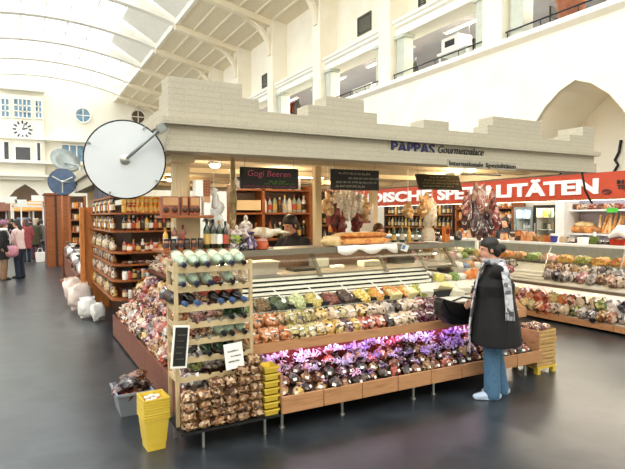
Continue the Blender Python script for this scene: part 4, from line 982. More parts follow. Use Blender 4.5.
for k in range(9):
    a = k*2.4; pillow_bag((.86+.07*math.cos(a)*(k > 1), 5.12+.1*math.sin(a)*(k > 1), .1+.02*k), .15, [P_DARK,P_NAVY,P_BROWN,P_DARK,P_PURP,P_DARK][k % 6], (R.uniform(-.3,.3),R.uniform(-.3,.3),R.uniform(0,3)), 'shiny dark food bag heaped in the grey floor crate, %s' % nth(k, 9, 'bottom', 'top'), group='bags in the grey crate', lm=False)
# ---- bags on the stepped aisle display
ST = [P_PINK,P_MIX,P_CREAM,P_MIX,P_DARK,P_ORANGE,P_MIX,P_PURP,P_CREAM,P_RED,P_SILV,P_MIX,P_TAN,P_PINK,P_YELL,P_MIX]
for r, (x, z) in enumerate(SL):
    n = [18, 16, 11][r]
    for k in range(n):
        m = R.choice(ST); y = SY[r]+.1+k*.215
        if r == 0 and 4.9 < y < 5.25: continue
        pillow_bag((x+.09, y, z+.004), .185, m, (0, -.5, PI/2+R.uniform(-.35,.35)), '%s bag on the %s aisle step, %s' % (CN[m.name], ['lowest','middle','top'][r], nth(k, n, 'near end', 'far end')), group='food bags on the aisle display', name='snack_bag', lm=k % 3 == 0, d=.85, h=1.2)
    for k in range(n-1):
        m = R.choice(ST); y = SY[r]+.2+k*.215
        if r == 0 and 4.9 < y < 5.25: continue
        pillow_bag((x+.13, y, z+.11), .185, m, (R.uniform(-.2,.2), -.5, PI/2+R.uniform(-.7,.7)), 'upper %s bag on the %s aisle step, %s' % (CN[m.name], ['lowest','middle','top'][r], nth(k, n-1, 'near end', 'far end')), group='upper food bags on the aisle display', name='snack_bag', lm=k % 3 == 1, d=.9, h=1.2)
# leaning bags at the back of the two lower steps
    if r < 2:
        for k in range(n-2):
            m = R.choice(ST); y = SY[r]+.16+k*.215
            if r == 0 and 4.9 < y < 5.25: continue
            pillow_bag((x+.19, y, z+.215), .18, m, (R.uniform(-.3,.3), -.9, PI/2+R.uniform(-.8,.8)), 'leaning %s bag at the back of the %s aisle step, %s' % (CN[m.name], ['lowest','middle'][r], nth(k, n-2, 'near end', 'far end')), group='leaning bags on the aisle display', name='snack_bag', lm=k % 3 == 2, d=.9, h=1.1)
# tall loose bags heaped behind the rack under the column shelf
for k in range(9):
    m = R.choice([P_MIX,P_CREAM,P_ORANGE,P_PINK,P_RED]); s = .17
    t = thing('food_sack', '%s cellophane sack standing on the top aisle step, %s' % (CN[m.name], nth(k, 9, 'near end', 'far end')), 'bag', (1.83+R.uniform(-.02,.02), 6.05+.25*k, .885), (0,-.15,R.uniform(0,3)), 'tall sacks on the aisle display')
    obj('bag', R.choice(SACK), m, t, scale=(s,s,s*1.9)); obj('price_label', LABEL_ME, M_CARD, t, loc=(-s*.5,0,s*.5), rot=(0,0,-PI/2), scale=.05)
# ---- goods on the two boards at the column
m_cardb = mat('cardboard', ['b88a5c','c89c70'], .8, scale=6.)
m_cardr = mat('printed_card', ['8a4a30','a05c3c'], .6, scale=6.)
for k, (px0, px1, y_) in enumerate([(161,179,4.79),(181,188,4.79),(189,200,4.79)]):
    a = PY(px0, 205, y_); b = PY(px1, 205, y_); w = (b.x-a.x)*.96
    t = thing('display_carton', 'brown carton with round openings on the upper corner shelf, %s' % nth(k, 3), 'carton', ((a.x+b.x)/2, y_+.03, 1.806), group='cartons on the corner shelf')
    obj('carton', MB().box(-w/2,w/2,-.045,.045,0,.17), m_cardr, t, bevel=.004)
    obj('printed_panel', MB().box(-w/2+.01,w/2-.01,-.049,-.045,.09,.16), m_cardb, t)
    nn = 2 if k != 1 else 1
    for q in range(nn): obj('praline', MB().ell(((q-(nn-1)/2)*w/nn, -.046, .05), (.026,.012,.028)), m_dwood, t, True)
t = thing('white_carton', 'plain pale carton at the right end of the upper corner shelf', 'carton', (1.5, 4.82, 1.806)); obj('carton', MB().box(-.03,.03,-.045,.045,0,.17), M_CARD, t, bevel=.003); obj('flap', MB().box(-.03,.03,-.05,-.045,.12,.17), m_cardb, t)
t = thing('gift_carton', 'cream carton with a brown chequered side on top of the display cartons', 'carton', (1.475, 4.86, 1.98)); obj('carton', MB().box(-.07,.0,-.05,.05,0,.15), M_CARD, t, bevel=.003)
mb = MB()
for i in range(3):
    for j in range(6): mb.box(.002+i*.022,.02+i*.022,-.052,-.046,.004+j*.025,.024+j*.025)
obj('chequered_panel', MB().box(0,.07,-.046,.05,0,.15), m_cardb, t); obj('chequer', mb, m_cardr, t)
for k in range(6):
    jar((1.12+.062*k, 4.77, 1.496), .1, G_DARK if k % 2 else G_AMB, CAPS[1], LBM[4], 'small dark jar on the lower corner shelf, %s' % nth(k, 6), 'dark jars on the lower corner shelf', .82)
for k, (x, m, cp, h) in enumerate([(1.14,G_YEL,CAPS[2],.2),(1.22,G_AMB,CAPS[4],.23),(1.3,G_RED,CAPS[3],.22),(1.5,G_GREEN,CAPS[1],.27),(1.56,G_DARK,CAPS[1],.27),(1.62,G_GREEN,CAPS[2],.26),(1.68,G_DARK,CAPS[1],.25)]):
    bottle((x, 4.88 if x < 1.4 else 4.8, 1.496), h, m, cp, LBM[k % 4], '%s bottle behind the small jars on the lower corner shelf, %s' % ({G_YEL:'yellow',G_AMB:'amber',G_RED:'red',G_GREEN:'green',G_DARK:'dark'}[m], nth(k, 7)), 'bottles on the lower corner shelf', fat=.85)
m_clearbag = mat('clear_plastic_bag', ['d8d6d0','eceae6','c4c0b8'], .2, scale=14., coat=.6, trans=.25)
p = PY(216, 195, 4.95)
t = thing('plastic_bag', 'clear crumpled plastic bag hanging right of the corner shelf', 'bag', (p.x, 4.95, 1.7)); obj('bag', soften(MB().ell((0,0,.1), (.085,.06,.15), 22, 16, .9, 1.1, 15., 4).mesh('bag'), 1.), m_clearbag, t); obj('knot', MB().loft([(0,0,.2),(-.015,0,.28),(-.02,0,.33)], [.05,.02,.045], n=10), m_clearbag, t, True); obj('string', MB().tube([(-.02,0,.33),(-.02,0,.77)], .003, 4), m_white, t)
# ---- jars and gifts on the left half of the top shelf
def bigjar(px, y, h, r, m, lab, lidm):
    p = PY(px, 245, y); t = thing('glass_jar', lab, 'jar', (p.x, y, ZS))
    obj('jar_body', MB().lathe([(r*.7,0),(r*.95,h*.06),(r,h*.3),(r*.95,h*.55),(r*.75,h*.62)], 20), m, t, ang=.7)
    obj('lid', MB().lathe([(r*.8,h*.62),(r*.85,h*.64),(r*.8,h*.72),(r*.45,h*.8),(r*.2,h*.83),(r*.28,h*.9),(r*.2,h*.97),(.003,h)], 20), lidm, t, ang=.7); return t
m_limebag = pk('lime_wrap', ['9cc43c','c4dc6c','6c9c2c','e8f0b4'], 30.)
m_pot = mat('patterned_ceramic', ['e0d6cc','c8b8b0','f0e8e0','a89090'], .3, scale=26., kind='vor', coat=.4)
bigjar(246, 5.3, .36, .085, m_pot, 'tall ornate ceramic jar with domed knob lid on the top shelf', m_pot)
bigjar(228, 5.25, .27, .075, m_limebag, 'rounded glass jar of lime green sweets on the top shelf', m_pot)
bigjar(237, 5.08, .26, .065, m_limebag, 'second glass jar of lime green sweets near the shelf edge', m_pot)
bigjar(262, 5.12, .14, .07, mat('orange_red_jar', ['b8442c','d06a3c'], .2, scale=12., coat=.6), 'squat orange red lidded jar on the top shelf', mat('pinkish_lid', ['c89080','d8a898'], .4))
p = PY(251, 240, 5.0); t = thing('gift_bag', 'purple and white gift bag leaning on the ornate jar', 'bag', (p.x, 5.04, ZS), (0,.1,.3)); obj('bag', SACK[1], pk('purple_gift', ['5c4890','8a78b8','d8d0e4','3c2c6c'], 6.), t, scale=(.15,.12,.17))
p = PY(247, 244, 5.0)
for k, px in enumerate((226, 234, 243)):
    p = PY(px, 245, 5.0); m = [P_PURP,P_SILV,P_NAVY][k]
    t = thing('gift_bag', '%s wrapped sweets at the front edge of the top shelf, %s' % (CN[m.name], nth(k, 3)), 'bag', (p.x, 5.0, ZS), (0,0,k), 'wrapped sweets on the shelf edge'); obj('bag', SACK[k], m, t, scale=.11)
# big leg of ham on a stand
m_hamwrap = mat('ham_wrap', ['e4dcc4','f0ead8','c8b088','b88a5c'], .45, scale=9.)
a = PY(252, 233, 5.2); b = PY(279, 231, 5.2)
t = thing('ham_leg', 'wrapped leg of ham lying on a stand behind the counter', 'ham', (a.x, 5.2, a.z))
L = b.x-a.x; dz = b.z-a.z
obj('ham', MB().loft([(0,0,0),(L*.2,0,.012),(L*.45,0,.0),(L*.7,0,-.005),(L*.9,0,dz),(L,0,dz)], [(.025,.03),(.05,.05),(.055,.06),(.04,.045),(.022,.025),(.026,.03)], (0,1,0)), m_hamwrap, t, True)
obj('stand', MB().box(L*.3,L*.7,-.06,.06,ZS-a.z,ZS-a.z+.015).box(L*.45,L*.5,-.02,.02,ZS-a.z+.015,-.045), m_steel, t)
p = PY(233, 205, 5.35); t = thing('hanging_garland', 'thin hanging garland of dried herbs left of the ornate jar', 'garland', (p.x, 5.35, 1.78)); obj('garland', soften(MB().ell((0,0,.25), (.035,.035,.36), 12, 18, 1, .8, 22., 3).mesh('garland'), 1.), food('dried_herbs', ['b09868','c8b080','8c7848','a49060']), t); obj('string', MB().tube([(0,0,.55),(0,0,.69)], .004, 4), m_white, t)
# right half of the top shelf: jars, sauce packs
for k, (px, m, cp, lb, h) in enumerate([(394,G_GREEN,CAPS[2],LBM[3],.2),(402,G_GREEN,CAPS[2],LBM[0],.22),(409,G_YEL,CAPS[2],LBM[3],.2),(416,G_GREEN,CAPS[1],LBM[0],.2)]):
    p = PY(px, 238, 5.38); bottle((p.x, 5.38, ZS), h, m, cp, lb, 'small oil bottle standing on the right of the top shelf, %s' % nth(k, 4), 'oil bottles on the top shelf', fat=1.1)
p = PY(428, 238, 5.3)
t = thing('stone_figure', 'pale stone figure with a pointed top on the shelf behind the counter', 'figure', (p.x, 5.3, ZS))
m_stone = mat('pale_stone', ['c8b498','dccab0','a89478'], .8, scale=24., bump=.5)
obj('body', MB().lathe([(.085,0),(.09,.03),(.085,.12),(.075,.16),(.05,.18)], 16, wob=.1), m_stone, t, True); obj('head', MB().ell((0,0,.22), (.06,.055,.065), nz=.2), m_stone, t, True); obj('pointed_top', MB().lathe([(.065,.24),(.05,.3),(.02,.36),(.004,.4)], 14), m_stone, t, True)
p = PY(446, 238, 5.2); t = thing('orange_pack', 'orange pack with red picture standing on the top shelf', 'pack', (p.x, 5.2, ZS)); obj('pack', MB().box(-.045,.045,-.03,.03,0,.2), mat('orange_carton', ['e07a2c','e88c44'], .5), t, bevel=.004); obj('picture', MB().ell((0,-.031,.13), (.032,.004,.04)), G_RED, t)
for k, px in enumerate((436, 458)):
    p = PY(px, 238, 5.32); t = thing('dark_bag', 'dark blue bag %s the orange pack on the top shelf' % ('left of' if k == 0 else 'right of'), 'bag', (p.x, 5.32, ZS)); obj('bag', PILLOW[k], P_NAVY, t, scale=(.12,.06,.22))
for k, px in enumerate((398, 418, 432)):
    p = PY(px, 243, 5.05); o = obj('serving_plate', MB().lathe([(.06,0),(.09,.012),(.1,.016),(.09,.018),(.05,.006)], 20), [m_white, mat('pinkish_plate', ['d08a78','e0b0a0'], .4), m_white][k], None, True, loc=(p.x, 5.07, ZS)); tag(o, 'flat plate lying on the right of the top shelf, %s' % nth(k, 3), 'plate', 'plates on the top shelf')
# ---- hams and sausages hanging at the right
HM = [mat('ham_red', ['7a3028','9c4a3c','c89080','5a2420'], .4, scale=26., coat=.3, kind='vor'), mat('ham_dark', ['3c1c1a','54282a','8a7870','2c1818','6a5048'], .4, scale=30., coat=.3, kind='vor'), mat('ham_pale', ['d8b4a0','e8d0c0','b87a68','a05848'], .4, scale=26., coat=.3, kind='vor')]
spots = [(468,192,.30,0),(476,184,.28,2),(484,186,.3,2),(492,190,.32,0),(466,204,.34,1),(474,203,.36,1),(482,203,.4,1),(490,202,.36,1),(496,206,.32,0),(479,214,.34,1),(487,217,.36,1),(470,196,.3,0),(480,190,.3,2),(494,198,.3,0),(465,198,.28,2),(483,210,.34,1),(475,212,.32,1),(491,212,.3,1)]
for k, (px, py, h, mi) in enumerate(spots):
    y = 4.86+.05*(k % 4); p = PY(px, py, y); r = .06 if mi else .062
    t = thing('hanging_ham', '%s ham in the hanging bunch left of the sign letters, %s' % (['red','dark','pale'][mi], nth(k, len(spots), 'top', 'bottom')), 'ham', (p.x, y, p.z), (R.uniform(-.1,.1), R.uniform(-.25,.25), R.uniform(0,3)), 'hams hanging from the canopy')
    obj('ham', MB().loft([(0,0,0),(.005,0,-h*.25),(0,0,-h*.6),(-.004,0,-h*.9)], [(r*.35,r*.35),(r*.8,r*.75),(r,r*.9),(r*.5,r*.5)], n=12), HM[mi], t, True)
    obj('net', MB().tube([(r*1.0*math.cos(a)*.9, r*.9*math.sin(a)*.9, -h*.55+h*.2*math.sin(a*2)) for a in [2*PI*q/12 for q in range(13)]], .005, 4), m_cloth, t)
    obj('string', MB().tube([(0,0,0),(0,0,.03)], .004, 4), m_white, t)
p = PY(481, 178, 4.93); o = obj('meat_rail', MB().tube([(p.x-.35,4.93,2.3),(p.x+.35,4.93,2.3)], .012, 8).tube([(p.x-.3,4.93,2.3),(p.x-.3,4.93,2.47)], .008, 6).tube([(p.x+.3,4.93,2.3),(p.x+.3,4.93,2.47)], .008, 6), m_steel); tag(o, 'steel rail under the canopy that carries the hams', 'rail')
# garlic bunches and dried goods hanging behind the bread
GM = [food('garlic', ['ece4d8','f6f2ea','d4c4b0'], 40.), food('dried_chilli', ['7a2420','96342c','541a18'], 26.), food('dried_corn', ['d8b080','e8ccA0','b88c58'], 24.)]
for k, (px, py, h, mi) in enumerate([(328,195,.3,2),(338,193,.35,0),(345,191,.42,0),(352,192,.36,0),(358,195,.3,0),(364,198,.34,2),(333,205,.34,1),(341,213,.34,1),(356,212,.3,1),(424,196,.32,2),(432,200,.34,0),(408,203,.22,2)]):
    y = 6.3; p = PY(px, py, y)
    t = thing('hanging_bunch', 'hanging bunch of %s behind the bread, %s' % (['white garlic','dark red chillies','dried corn'][mi], nth(k, 12)), 'bunch', (p.x, y, p.z), (0,0,k), 'dried bunches behind the counter')
    obj('bunch', soften(MB().ell((0,0,-h*.45), (.085,.07,h*.5), 14, 14, 1, .7, 16., k).mesh('bunch'), 1.1), GM[mi], t); obj('string', MB().tube([(0,0,0),(0,0,2.47-p.z)], .004, 4), m_white, t)
# ============================================================ SHELVES INSIDE AND BESIDE THE STALL
# back bar with spirits
a = PY(233, 187, 8.); b = PY(312, 187, 8.)
x0, x1 = a.x, b.x
t_bs = thing('back_shelf', 'dark wooden back shelf of spirits behind the man at the counter', 'shelf', (x0, 8., 0))
mid = PY(262, 200, 8.).x-x0; W = x1-x0
zt = [1.02, 1.42, PY(290, 212.5, 8.).z, PY(290, 189.5, 8.).z]
mb = MB().box(0,W,.28,.3,0,2.3); obj('back_panel', mb, m_dwood, t_bs)
for x in (0, mid, W-.05): obj('upright', MB().box(x,x+.05,0,.28,0,2.3), m_wood, t_bs)
for z in zt: obj('shelf_board', MB().box(.05,W-.05,0,.28,z-.03,z), m_wood, t_bs)
obj('pale_panel', MB().box(.06,mid-.02,.0,.02,zt[2]+.04,zt[2]+.2), m_colc, t_bs)
mi_ = [G_CLEAR, G_BLUE, G_WH, G_BLUE, G_CLEAR, G_AMB, G_BLUE, G_WH]
for r, z in enumerate(zt[:3]):
    n = 9
    for k in range(n):
        x = x0+mid+.1+(W-mid-.2)*k/(n-1)
        bottle((x, 8.12, z), R.uniform(.25,.3), mi_[(k+r) % 8] if r > 1 else [G_DARK,G_AMB,G_DARK,G_GREEN][k % 4], CAPS[(k*3) % 5], LBM[(k+1) % 5], 'spirit bottle on the %s board of the dark back shelf, %s' % (['lower','middle','upper'][r], nth(k, n)), 'spirits on the back shelf')
for k in range(6):
    x = x0+.1+(mid-.1)*k/6
    bottle((x, 8.12, zt[1]), .26, [G_DARK,G_AMB][k % 2], CAPS[k % 3], LBM[k % 5], 'dark bottle in the left bay of the back shelf, %s' % nth(k, 6), 'spirits in the left bay')
for k in range(7):
    x = x0+.12+W*.88*k/7; col = [P_NAVY,P_SILV,P_CREAM,P_TAN,P_NAVY,P_RED,P_SILV][k]
    t = thing('carton', '%s carton standing on top of the back shelf, %s' % (CN[col.name], nth(k, 7)), 'carton', (x, 8.12, zt[3]), group='cartons on the back shelf'); obj('carton', MB().box(-.05,.05,-.05,.05,0,.19+.03*(k % 3)), col, t, bevel=.004)
# second bottle shelf to the right (reddish) and tall frame
p = PY(310, 200, 8.6); q = PY(322, 200, 8.6)
t = thing('side_shelf', 'narrow reddish shelf with dark bottles right of the back shelf', 'shelf', (p.x-.05, 8.6, 0))
Wd = q.x-p.x+.55
for x in (0, Wd-.06): obj('upright', MB().box(x,x+.06,0,.3,0,2.3), m_wood, t)
for z in (1.3,1.62,1.94,2.26): obj('shelf_board', MB().box(.06,Wd-.06,0,.3,z-.03,z), m_wood, t)
obj('back_panel', MB().box(0,Wd,.3,.32,0,2.3), m_dwood, t)
for r, z in enumerate((1.3,1.62,1.94)):
    for k in range(5): bottle((p.x+.07+.1*k, 8.72, z), .24, [G_DARK,G_RED,G_AMB,G_BLUE,G_GREEN][(k+r) % 5], CAPS[k % 4], LBM[k % 5], 'bottle on the %s board of the reddish side shelf, %s' % (['lower','middle','upper'][r], nth(k, 5)), 'bottles on the side shelf')
# tall work table with the black till zone behind the deck, so the back does not read as empty
t = thing('work_bench', 'dark work bench behind the glass counter', 'bench', (2.4, 6.9, 0)); obj('bench_top', MB().box(0,3.4,0,.6,.9,.95), m_steel, t); obj('bench_body', MB().box(.02,3.38,.03,.58,0,.9), m_dwood, t)
for k in range(7):
    x = 4.35+.2*k
    bottle((x, 7.2, .95), .3+.05*(k % 2), [G_GREEN,G_DARK,G_GREEN,G_YEL][k % 4], CAPS[2], LBM[k % 4], 'tall bottle on the bench behind the counter, %s' % nth(k, 7), 'bottles on the work bench')
p = PY(374, 212, 6.6); t = thing('white_banner', 'white paper poster hanging behind the woman at the bread', 'poster', (p.x, 6.9, 1.55)); obj('paper', MB().box(-.14,.2,-.004,.004,0,.42), M_CARD, t)
obj('blue_print', MB().box(-.08,.14,-.007,-.004,.25,.3), mat('card_blue', '5c8cc0', .5), t); obj('red_print', MB().box(-.08,.14,-.007,-.004,.12,.16), G_RED, t)

# L-shaped product shelf on the aisle
ZB = [PY(113, y, 8.4).z for y in (300, 281, 265, 252.5, 231, 212.6)]
t_sh = thing('product_shelf', 'tall orange wooden product shelf on the aisle, filled with jars and bottles', 'shelf', (1.2, 8.4, 0))
def s6(mb): return sh(mb, 1.2, 8.4, 0)
YE = 11.3
obj('end_panel', s6(MB().box(1.0, 1.5, YE, YE+.05, 0, 1.98)), m_orangewood, t_sh); obj('end_post', s6(MB().box(.98, 1.06, YE-.1, YE+.02, 0, 1.98)), m_orangewood, t_sh)
obj('back_panel', s6(MB().box(1.5, 1.53, 8.7, YE, 0, 2.0).box(1.5, 2.5, 8.68, 8.71, 0, 2.0)), m_dwood, t_sh)
obj('side_panel', s6(MB().box(2.47, 2.5, 8.4, 8.68, 0, 2.0)), m_wood, t_sh)
for z in ZB: obj('shelf_board', s6(MB().prism([(1.17, YE), (1.17, 8.5), (1.3, 8.38), (2.47, 8.38), (2.47, 8.68), (1.5, 8.68), (1.5, YE)], z-.028, z, 'z')), m_wood, t_sh)
bn = ['lowest','second','third','fourth','fifth','top']
for r, z in enumerate(ZB):
    n = 17
    for k in range(n):       # front facing the camera
        x = 1.36+1.05*k/(n-1); y = 8.45; g = 'goods on the near face of the product shelf'; L = '%s, %s board of the tall shelf, near side, %s'
        if r == 5:
            m = [G_YEL,G_RED,G_RED,G_OR,G_YEL,G_OR,G_YEL,G_OR,G_OR,G_YEL,G_OR,G_OR][k % 12]; jar((x, y, z), .13, m, CAPS[2], LBM[3], L % ('yellow orange jar', bn[r], nth(k, n)), g, .82); jar((x, y, z+.13), .12, m, CAPS[2], LBM[3], L % ('stacked yellow orange jar', bn[r], nth(k, n)), g, .85)
        elif r == 4: bottle((x, y, z), .23, [G_DARK,G_AMB,G_DARK,G_RED,G_DARK,G_YEL][k % 6], CAPS[(k*2) % 5], LBM[k % 5], L % ('sauce bottle', bn[r], nth(k, n)), g, fat=1.05)
        elif r == 3:
            if k % 2 == 0: bottle((x, y, z), .19, [G_RED,G_WH,G_AMB][k % 3], CAPS[k % 5], LBM[k % 5], L % ('short bottle', bn[r], nth(k, n)), g, fat=1.2)
            else: jar((x, y, z), .13, [G_AMB,G_OR,G_RED][k % 3], CAPS[(k+2) % 5], LBM[k % 5], L % ('brown jar', bn[r], nth(k, n)), g)
        elif r == 2: pillow_bag((x, y, z), .085, [P_BROWN,P_SILV,P_DARK,P_PURP][k % 4], (0,0,R.uniform(-.3,.3)), L % ('flat food packet', bn[r], nth(k, n)), group=g, d=.9, lm=False)
        else: jar((x, y, z), .16, [G_AMB,G_WH,G_RED,G_DARK,G_GREEN,G_OR][(k+r) % 6], CAPS[k % 5], LBM[(k+r) % 5], L % ('preserve jar', bn[r], nth(k, n)), g, .85)
    n = 18
    for k in range(n):       # face along the aisle
        y = 8.72+(YE-8.85)*k/(n-1); x = 1.24; g = 'goods on the aisle face of the product shelf'; L = '%s, %s board of the tall shelf, aisle side, %s'
        if r == 5: bottle((x, y, z), .25, [G_DARK,G_AMB,G_YEL,G_GREEN][k % 4], CAPS[k % 5], LBM[k % 5], L % ('bottle', bn[r], nth(k, n, 'near end', 'far end')), g)
        elif r == 4: bottle((x, y, z), .22, [G_AMB,G_DARK,G_YEL,G_DARK][k % 4], CAPS[k % 5], LBM[k % 5], L % ('bottle', bn[r], nth(k, n, 'near end', 'far end')), g)
        else:
            m = [[P_YELL,P_TAN,P_BROWN],[P_CREAM,P_BROWN,P_MIX],[P_TAN,P_DARK,P_MIX],[P_CREAM,P_YELL,P_DARK]][r][(k*k+k//2) % 3]
            t = thing('food_packet', L % (CN[m.name]+' packet', bn[r], nth(k, n, 'near end', 'far end')), 'packet', (x, y, z), (0,.15,PI/2), g); obj('packet', R.choice(SACK), m, t, scale=(.12,.1,.15+.03*(k % 3)))
# dark blue boxes on the very top
for k in range(4):
    t = thing('blue_carton', 'dark blue carton on top of the tall shelf, %s' % nth(k, 4, 'near end', 'far end'), 'carton', (1.38, 9.0+k*.62, ZB[5]+.26), group='dark blue cartons'); obj('carton', MB().box(-.14,.12,-.29,.29,0,.3), mat('dark_blue_carton', ['1c2038','262c4c'], .5), t, bevel=.006); obj('carton_lid', MB().box(-.145,.125,-.295,.295,.24,.305), mat('dark_blue_carton', '1c2038'), t)
struct_top = obj('shelf_board', s6(MB().box(1.2, 1.5, 8.7, YE, ZB[5]+.23, ZB[5]+.26)), m_wood, t_sh)

# crates, paper bags and tables along the aisle beyond the shelf
m_paper = mat('paper_pinkish', ['e4d0c4','f0e0d6','d8beb0'], .7, scale=9.)
for k, (px, py, s, m, rr_) in enumerate([(80, 310, .5, m_paper, .3), (73, 302, .5, m_paper, .8), (88, 318, .36, m_white, .1), (98, 321, .3, m_white, .5), (84, 296, .4, m_paper, .2)]):
    p = PZ(px, py, 0)
    t = thing('paper_sack', '%s paper sack standing on the aisle floor by the tall shelf, %s' % ('pinkish' if m is m_paper else 'white', nth(k, 5)), 'sack', p, (0,0,rr_), 'paper sacks on the aisle floor')
    obj('sack', PILLOW[k], m, t, loc=(0,s*.2,s*.5), rot=(PI/2-.25,0,0), scale=(s*.9,s*.75,s*.85)); obj('tag', MB().box(-s*.1,s*.1,-s*.3,-s*.28,s*.3,s*.5), M_CARD, t)
def low_table(x, y, w, d, h, lab, m=m_redwood):
    t = thing('market_table', lab, 'table', (x, y, 0)); obj('table_top', MB().box(-w/2,w/2,-d/2,d/2,h-.05,h), m, t, bevel=.006); obj('front_panel', MB().box(-w/2,-w/2+.03,-d/2,d/2,.08,h-.05), m, t)
    for sx in (-1,1):
        for sy in (-1,1): obj('leg', MB().box(sx*(w/2-.06)-.03,sx*(w/2-.06)+.03,sy*(d/2-.06)-.03,sy*(d/2-.06)+.03,0,h-.05), m, t)
low_table(1.45, 13.2, .9, 1.6, .55, 'low brown market table beyond the tall shelf, near one')
low_table(1.5, 15.4, .9, 1.6, .62, 'low brown market table beyond the tall shelf, middle one')
low_table(1.55, 17.8, .9, 1.8, .66, 'low brown market table before the tall brown cabinet, far one')
k2 = 0
for (x, y, h) in [(1.45,13.2,.55),(1.5,15.4,.62),(1.55,17.8,.66)]:
    for k in range(8):
        m = [m_white,P_CREAM,P_SILV,P_PINK,P_DARK,P_BROWN,P_NAVY,P_CREAM][k]; s = .34
        t = thing('produce_bag', '%s bag lying on the low brown table at the aisle, %s' % ({True:'white'}.get(m is m_white, CN.get(m.name, 'pale')), nth(k2, 24, 'near end', 'far end')), 'bag', (x-.25+.45*(k % 2), y-.62+.4*(k//2), h), (0,0,k), 'bags on the aisle tables'); obj('bag', SACK[k % 5], m, t, scale=(s,s,s*.9)); k2 += 1
# tall brown cabinet of the next stall with a shelf beside it
p0 = PZ(57, 262, 0); yc_ = 21.2; a = PY(45, 193, yc_); b = PY(68, 193, yc_)
t = thing('tall_cabinet', 'tall brown wooden cabinet closing the next stall along the aisle', 'cabinet', (a.x, yc_, 0))
w = b.x-a.x; hz = a.z
obj('body', MB().box(.03,w,.03,1.5,0,hz-.06), m_wood, t); obj('front_panel', MB().box(.36,w+.02,0,.03,.05,hz-.1), m_wood, t); obj('side_panel', MB().box(0,.03,.05,1.5,.05,hz-.1), m_redwood, t); obj('corner_post', MB().box(.3,.37,-.02,.03,0,hz), m_dwood, t); obj('top_board', MB().box(-.04,w+.04,-.04,1.55,hz-.06,hz), m_wood, t)
a = PY(69, 200, 19.5); b = PY(86, 200, 19.5)
t = thing('open_shelf', 'small open shelf with jars beside the tall brown cabinet', 'shelf', (a.x, 19.5, 0)); w = b.x-a.x
obj('back_panel', MB().box(0,w,.4,.43,0,2.5), m_dwood, t)
for x in (0, w-.05): obj('upright', MB().box(x,x+.05,0,.4,0,2.5), m_wood, t)
for j, z in enumerate((.9,1.3,1.7,2.1)):
    obj('shelf_board', MB().box(.05,w-.05,0,.4,z-.04,z), m_wood, t)
    for k in range(5): jar((a.x+.12+(w-.24)*k/4, 19.7, z), .2, [G_YEL,G_OR,G_AMB,G_WH][(j+k) % 4], CAPS[2], None, 'jar on the small open shelf by the cabinet, board %s, %s' % (['one (lowest)','two','three','four (top)'][j], nth(k, 5)), 'jars on the open shelf', .6)
mirror(62.5, 182, 13.5, 13.5, (1.12, 13.9, 2.62), 'dark blue round mirror back with three-armed bracket by the brown cabinet', m_bluegrey, .0)
t = thing('lamp_dish', 'tilted pale grey dish above the dark blue mirror', 'dish', PY(64, 163, 14.9)); obj('dish', MB().lathe([(.02,.0),(.2,.03),(.36,.1),(.37,.11),(.2,.05),(.02,.03)], 30), m_greymetal, t, True, rot=(.9,.5,0)); p = PY(64, 163, 14.9); obj('stem', MB().tube([(0,0,0),(.3,-.5,-.1),(1.3-p.x,13.98-p.y,2.72-p.z)], .025, 8), m_greymetal, t)
t = thing('mirror_post', 'thin brown post under the dark blue mirror', 'post', PZ(64, 281, 0)); p = PZ(64, 281, 0); obj('shaft', MB().tube([(0,0,0),(0,0,2.75)], .022, 12), m_wood, t, True); obj('foot', MB().lathe([(.12,0),(.12,.03),(.06,.05)], 16), m_wood, t)

# ============================================================ RED SIGN STALL ALONG THE RIGHT WALL
XR = 7.65; Y0, Y1 = 3.2, 12.5
t_rc = thing('red_stall_counter', 'long chilled counter of the red sign stall with two lit display levels', 'counter', (XR, Y0, 0))
def s7(mb): return sh(mb, XR, Y0, 0)
obj('plinth', s7(MB().box(7.95, 8.9, Y0, Y1, 0, .12)), m_black, t_rc)
for k in range(6): obj('front_board', s7(MB().box(7.65, 7.68, Y0+k*1.55, Y0+(k+1)*1.55-.01, .045, .14)), m_tan, t_rc)
obj('lower_floor', s7(MB().prism([(7.68,.05),(7.68,.12),(8.12,.26),(8.12,.05)], Y0, Y1, 'y')), m_trayin, t_rc)
obj('lower_back', s7(MB().box(8.12, 8.15, Y0, Y1, .12, .56)), m_white, t_rc)
obj('ledge', s7(MB().box(7.78, 8.2, Y0, Y1, .565, .61)), mat('ledge_brown', ['6a5e52','786a5c'], .4), t_rc)
obj('upper_floor', s7(MB().prism([(7.82,.6),(7.82,.63),(8.24,.86),(8.24,.6)], Y0, Y1, 'y')), m_trayin, t_rc)
obj('upper_back', s7(MB().box(8.24, 8.27, Y0, Y1, .6, .92)), m_louv, t_rc)
obj('deck', s7(MB().box(8.24, 8.95, Y0, Y1, .9, .925)), MATS['deck_steel'], t_rc); obj('body', s7(MB().box(8.3, 8.95, Y0, Y1, .12, .9)), m_greymetal, t_rc)
obj('deck_back', s7(MB().box(8.9, 8.95, Y0, Y1, .925, 1.24)), m_greymetal, t_rc)
obj('top_shelf', s7(MB().box(8.18, 8.6, Y0, Y1, 1.245, 1.285)), m_white, t_rc)
for k in range(7): obj('glass_rod', s7(MB().tube([(8.24, Y0+.4+k*1.33, 1.25), (8.02, Y0+.4+k*1.33, .74)], .014, 6)), m_steel, t_rc)
obj('front_glass', s7(MB().add([(8.2,Y0,1.24),(8.2,Y1,1.24),(8.0,Y1,.8),(8.0,Y0,.8),(8.205,Y0,1.24),(8.205,Y1,1.24),(8.005,Y1,.8),(8.005,Y0,.8)], [(0,1,2,3),(4,7,6,5),(0,4,5,1),(1,5,6,2),(2,6,7,3),(3,7,4,0)])), m_glass, t_rc)
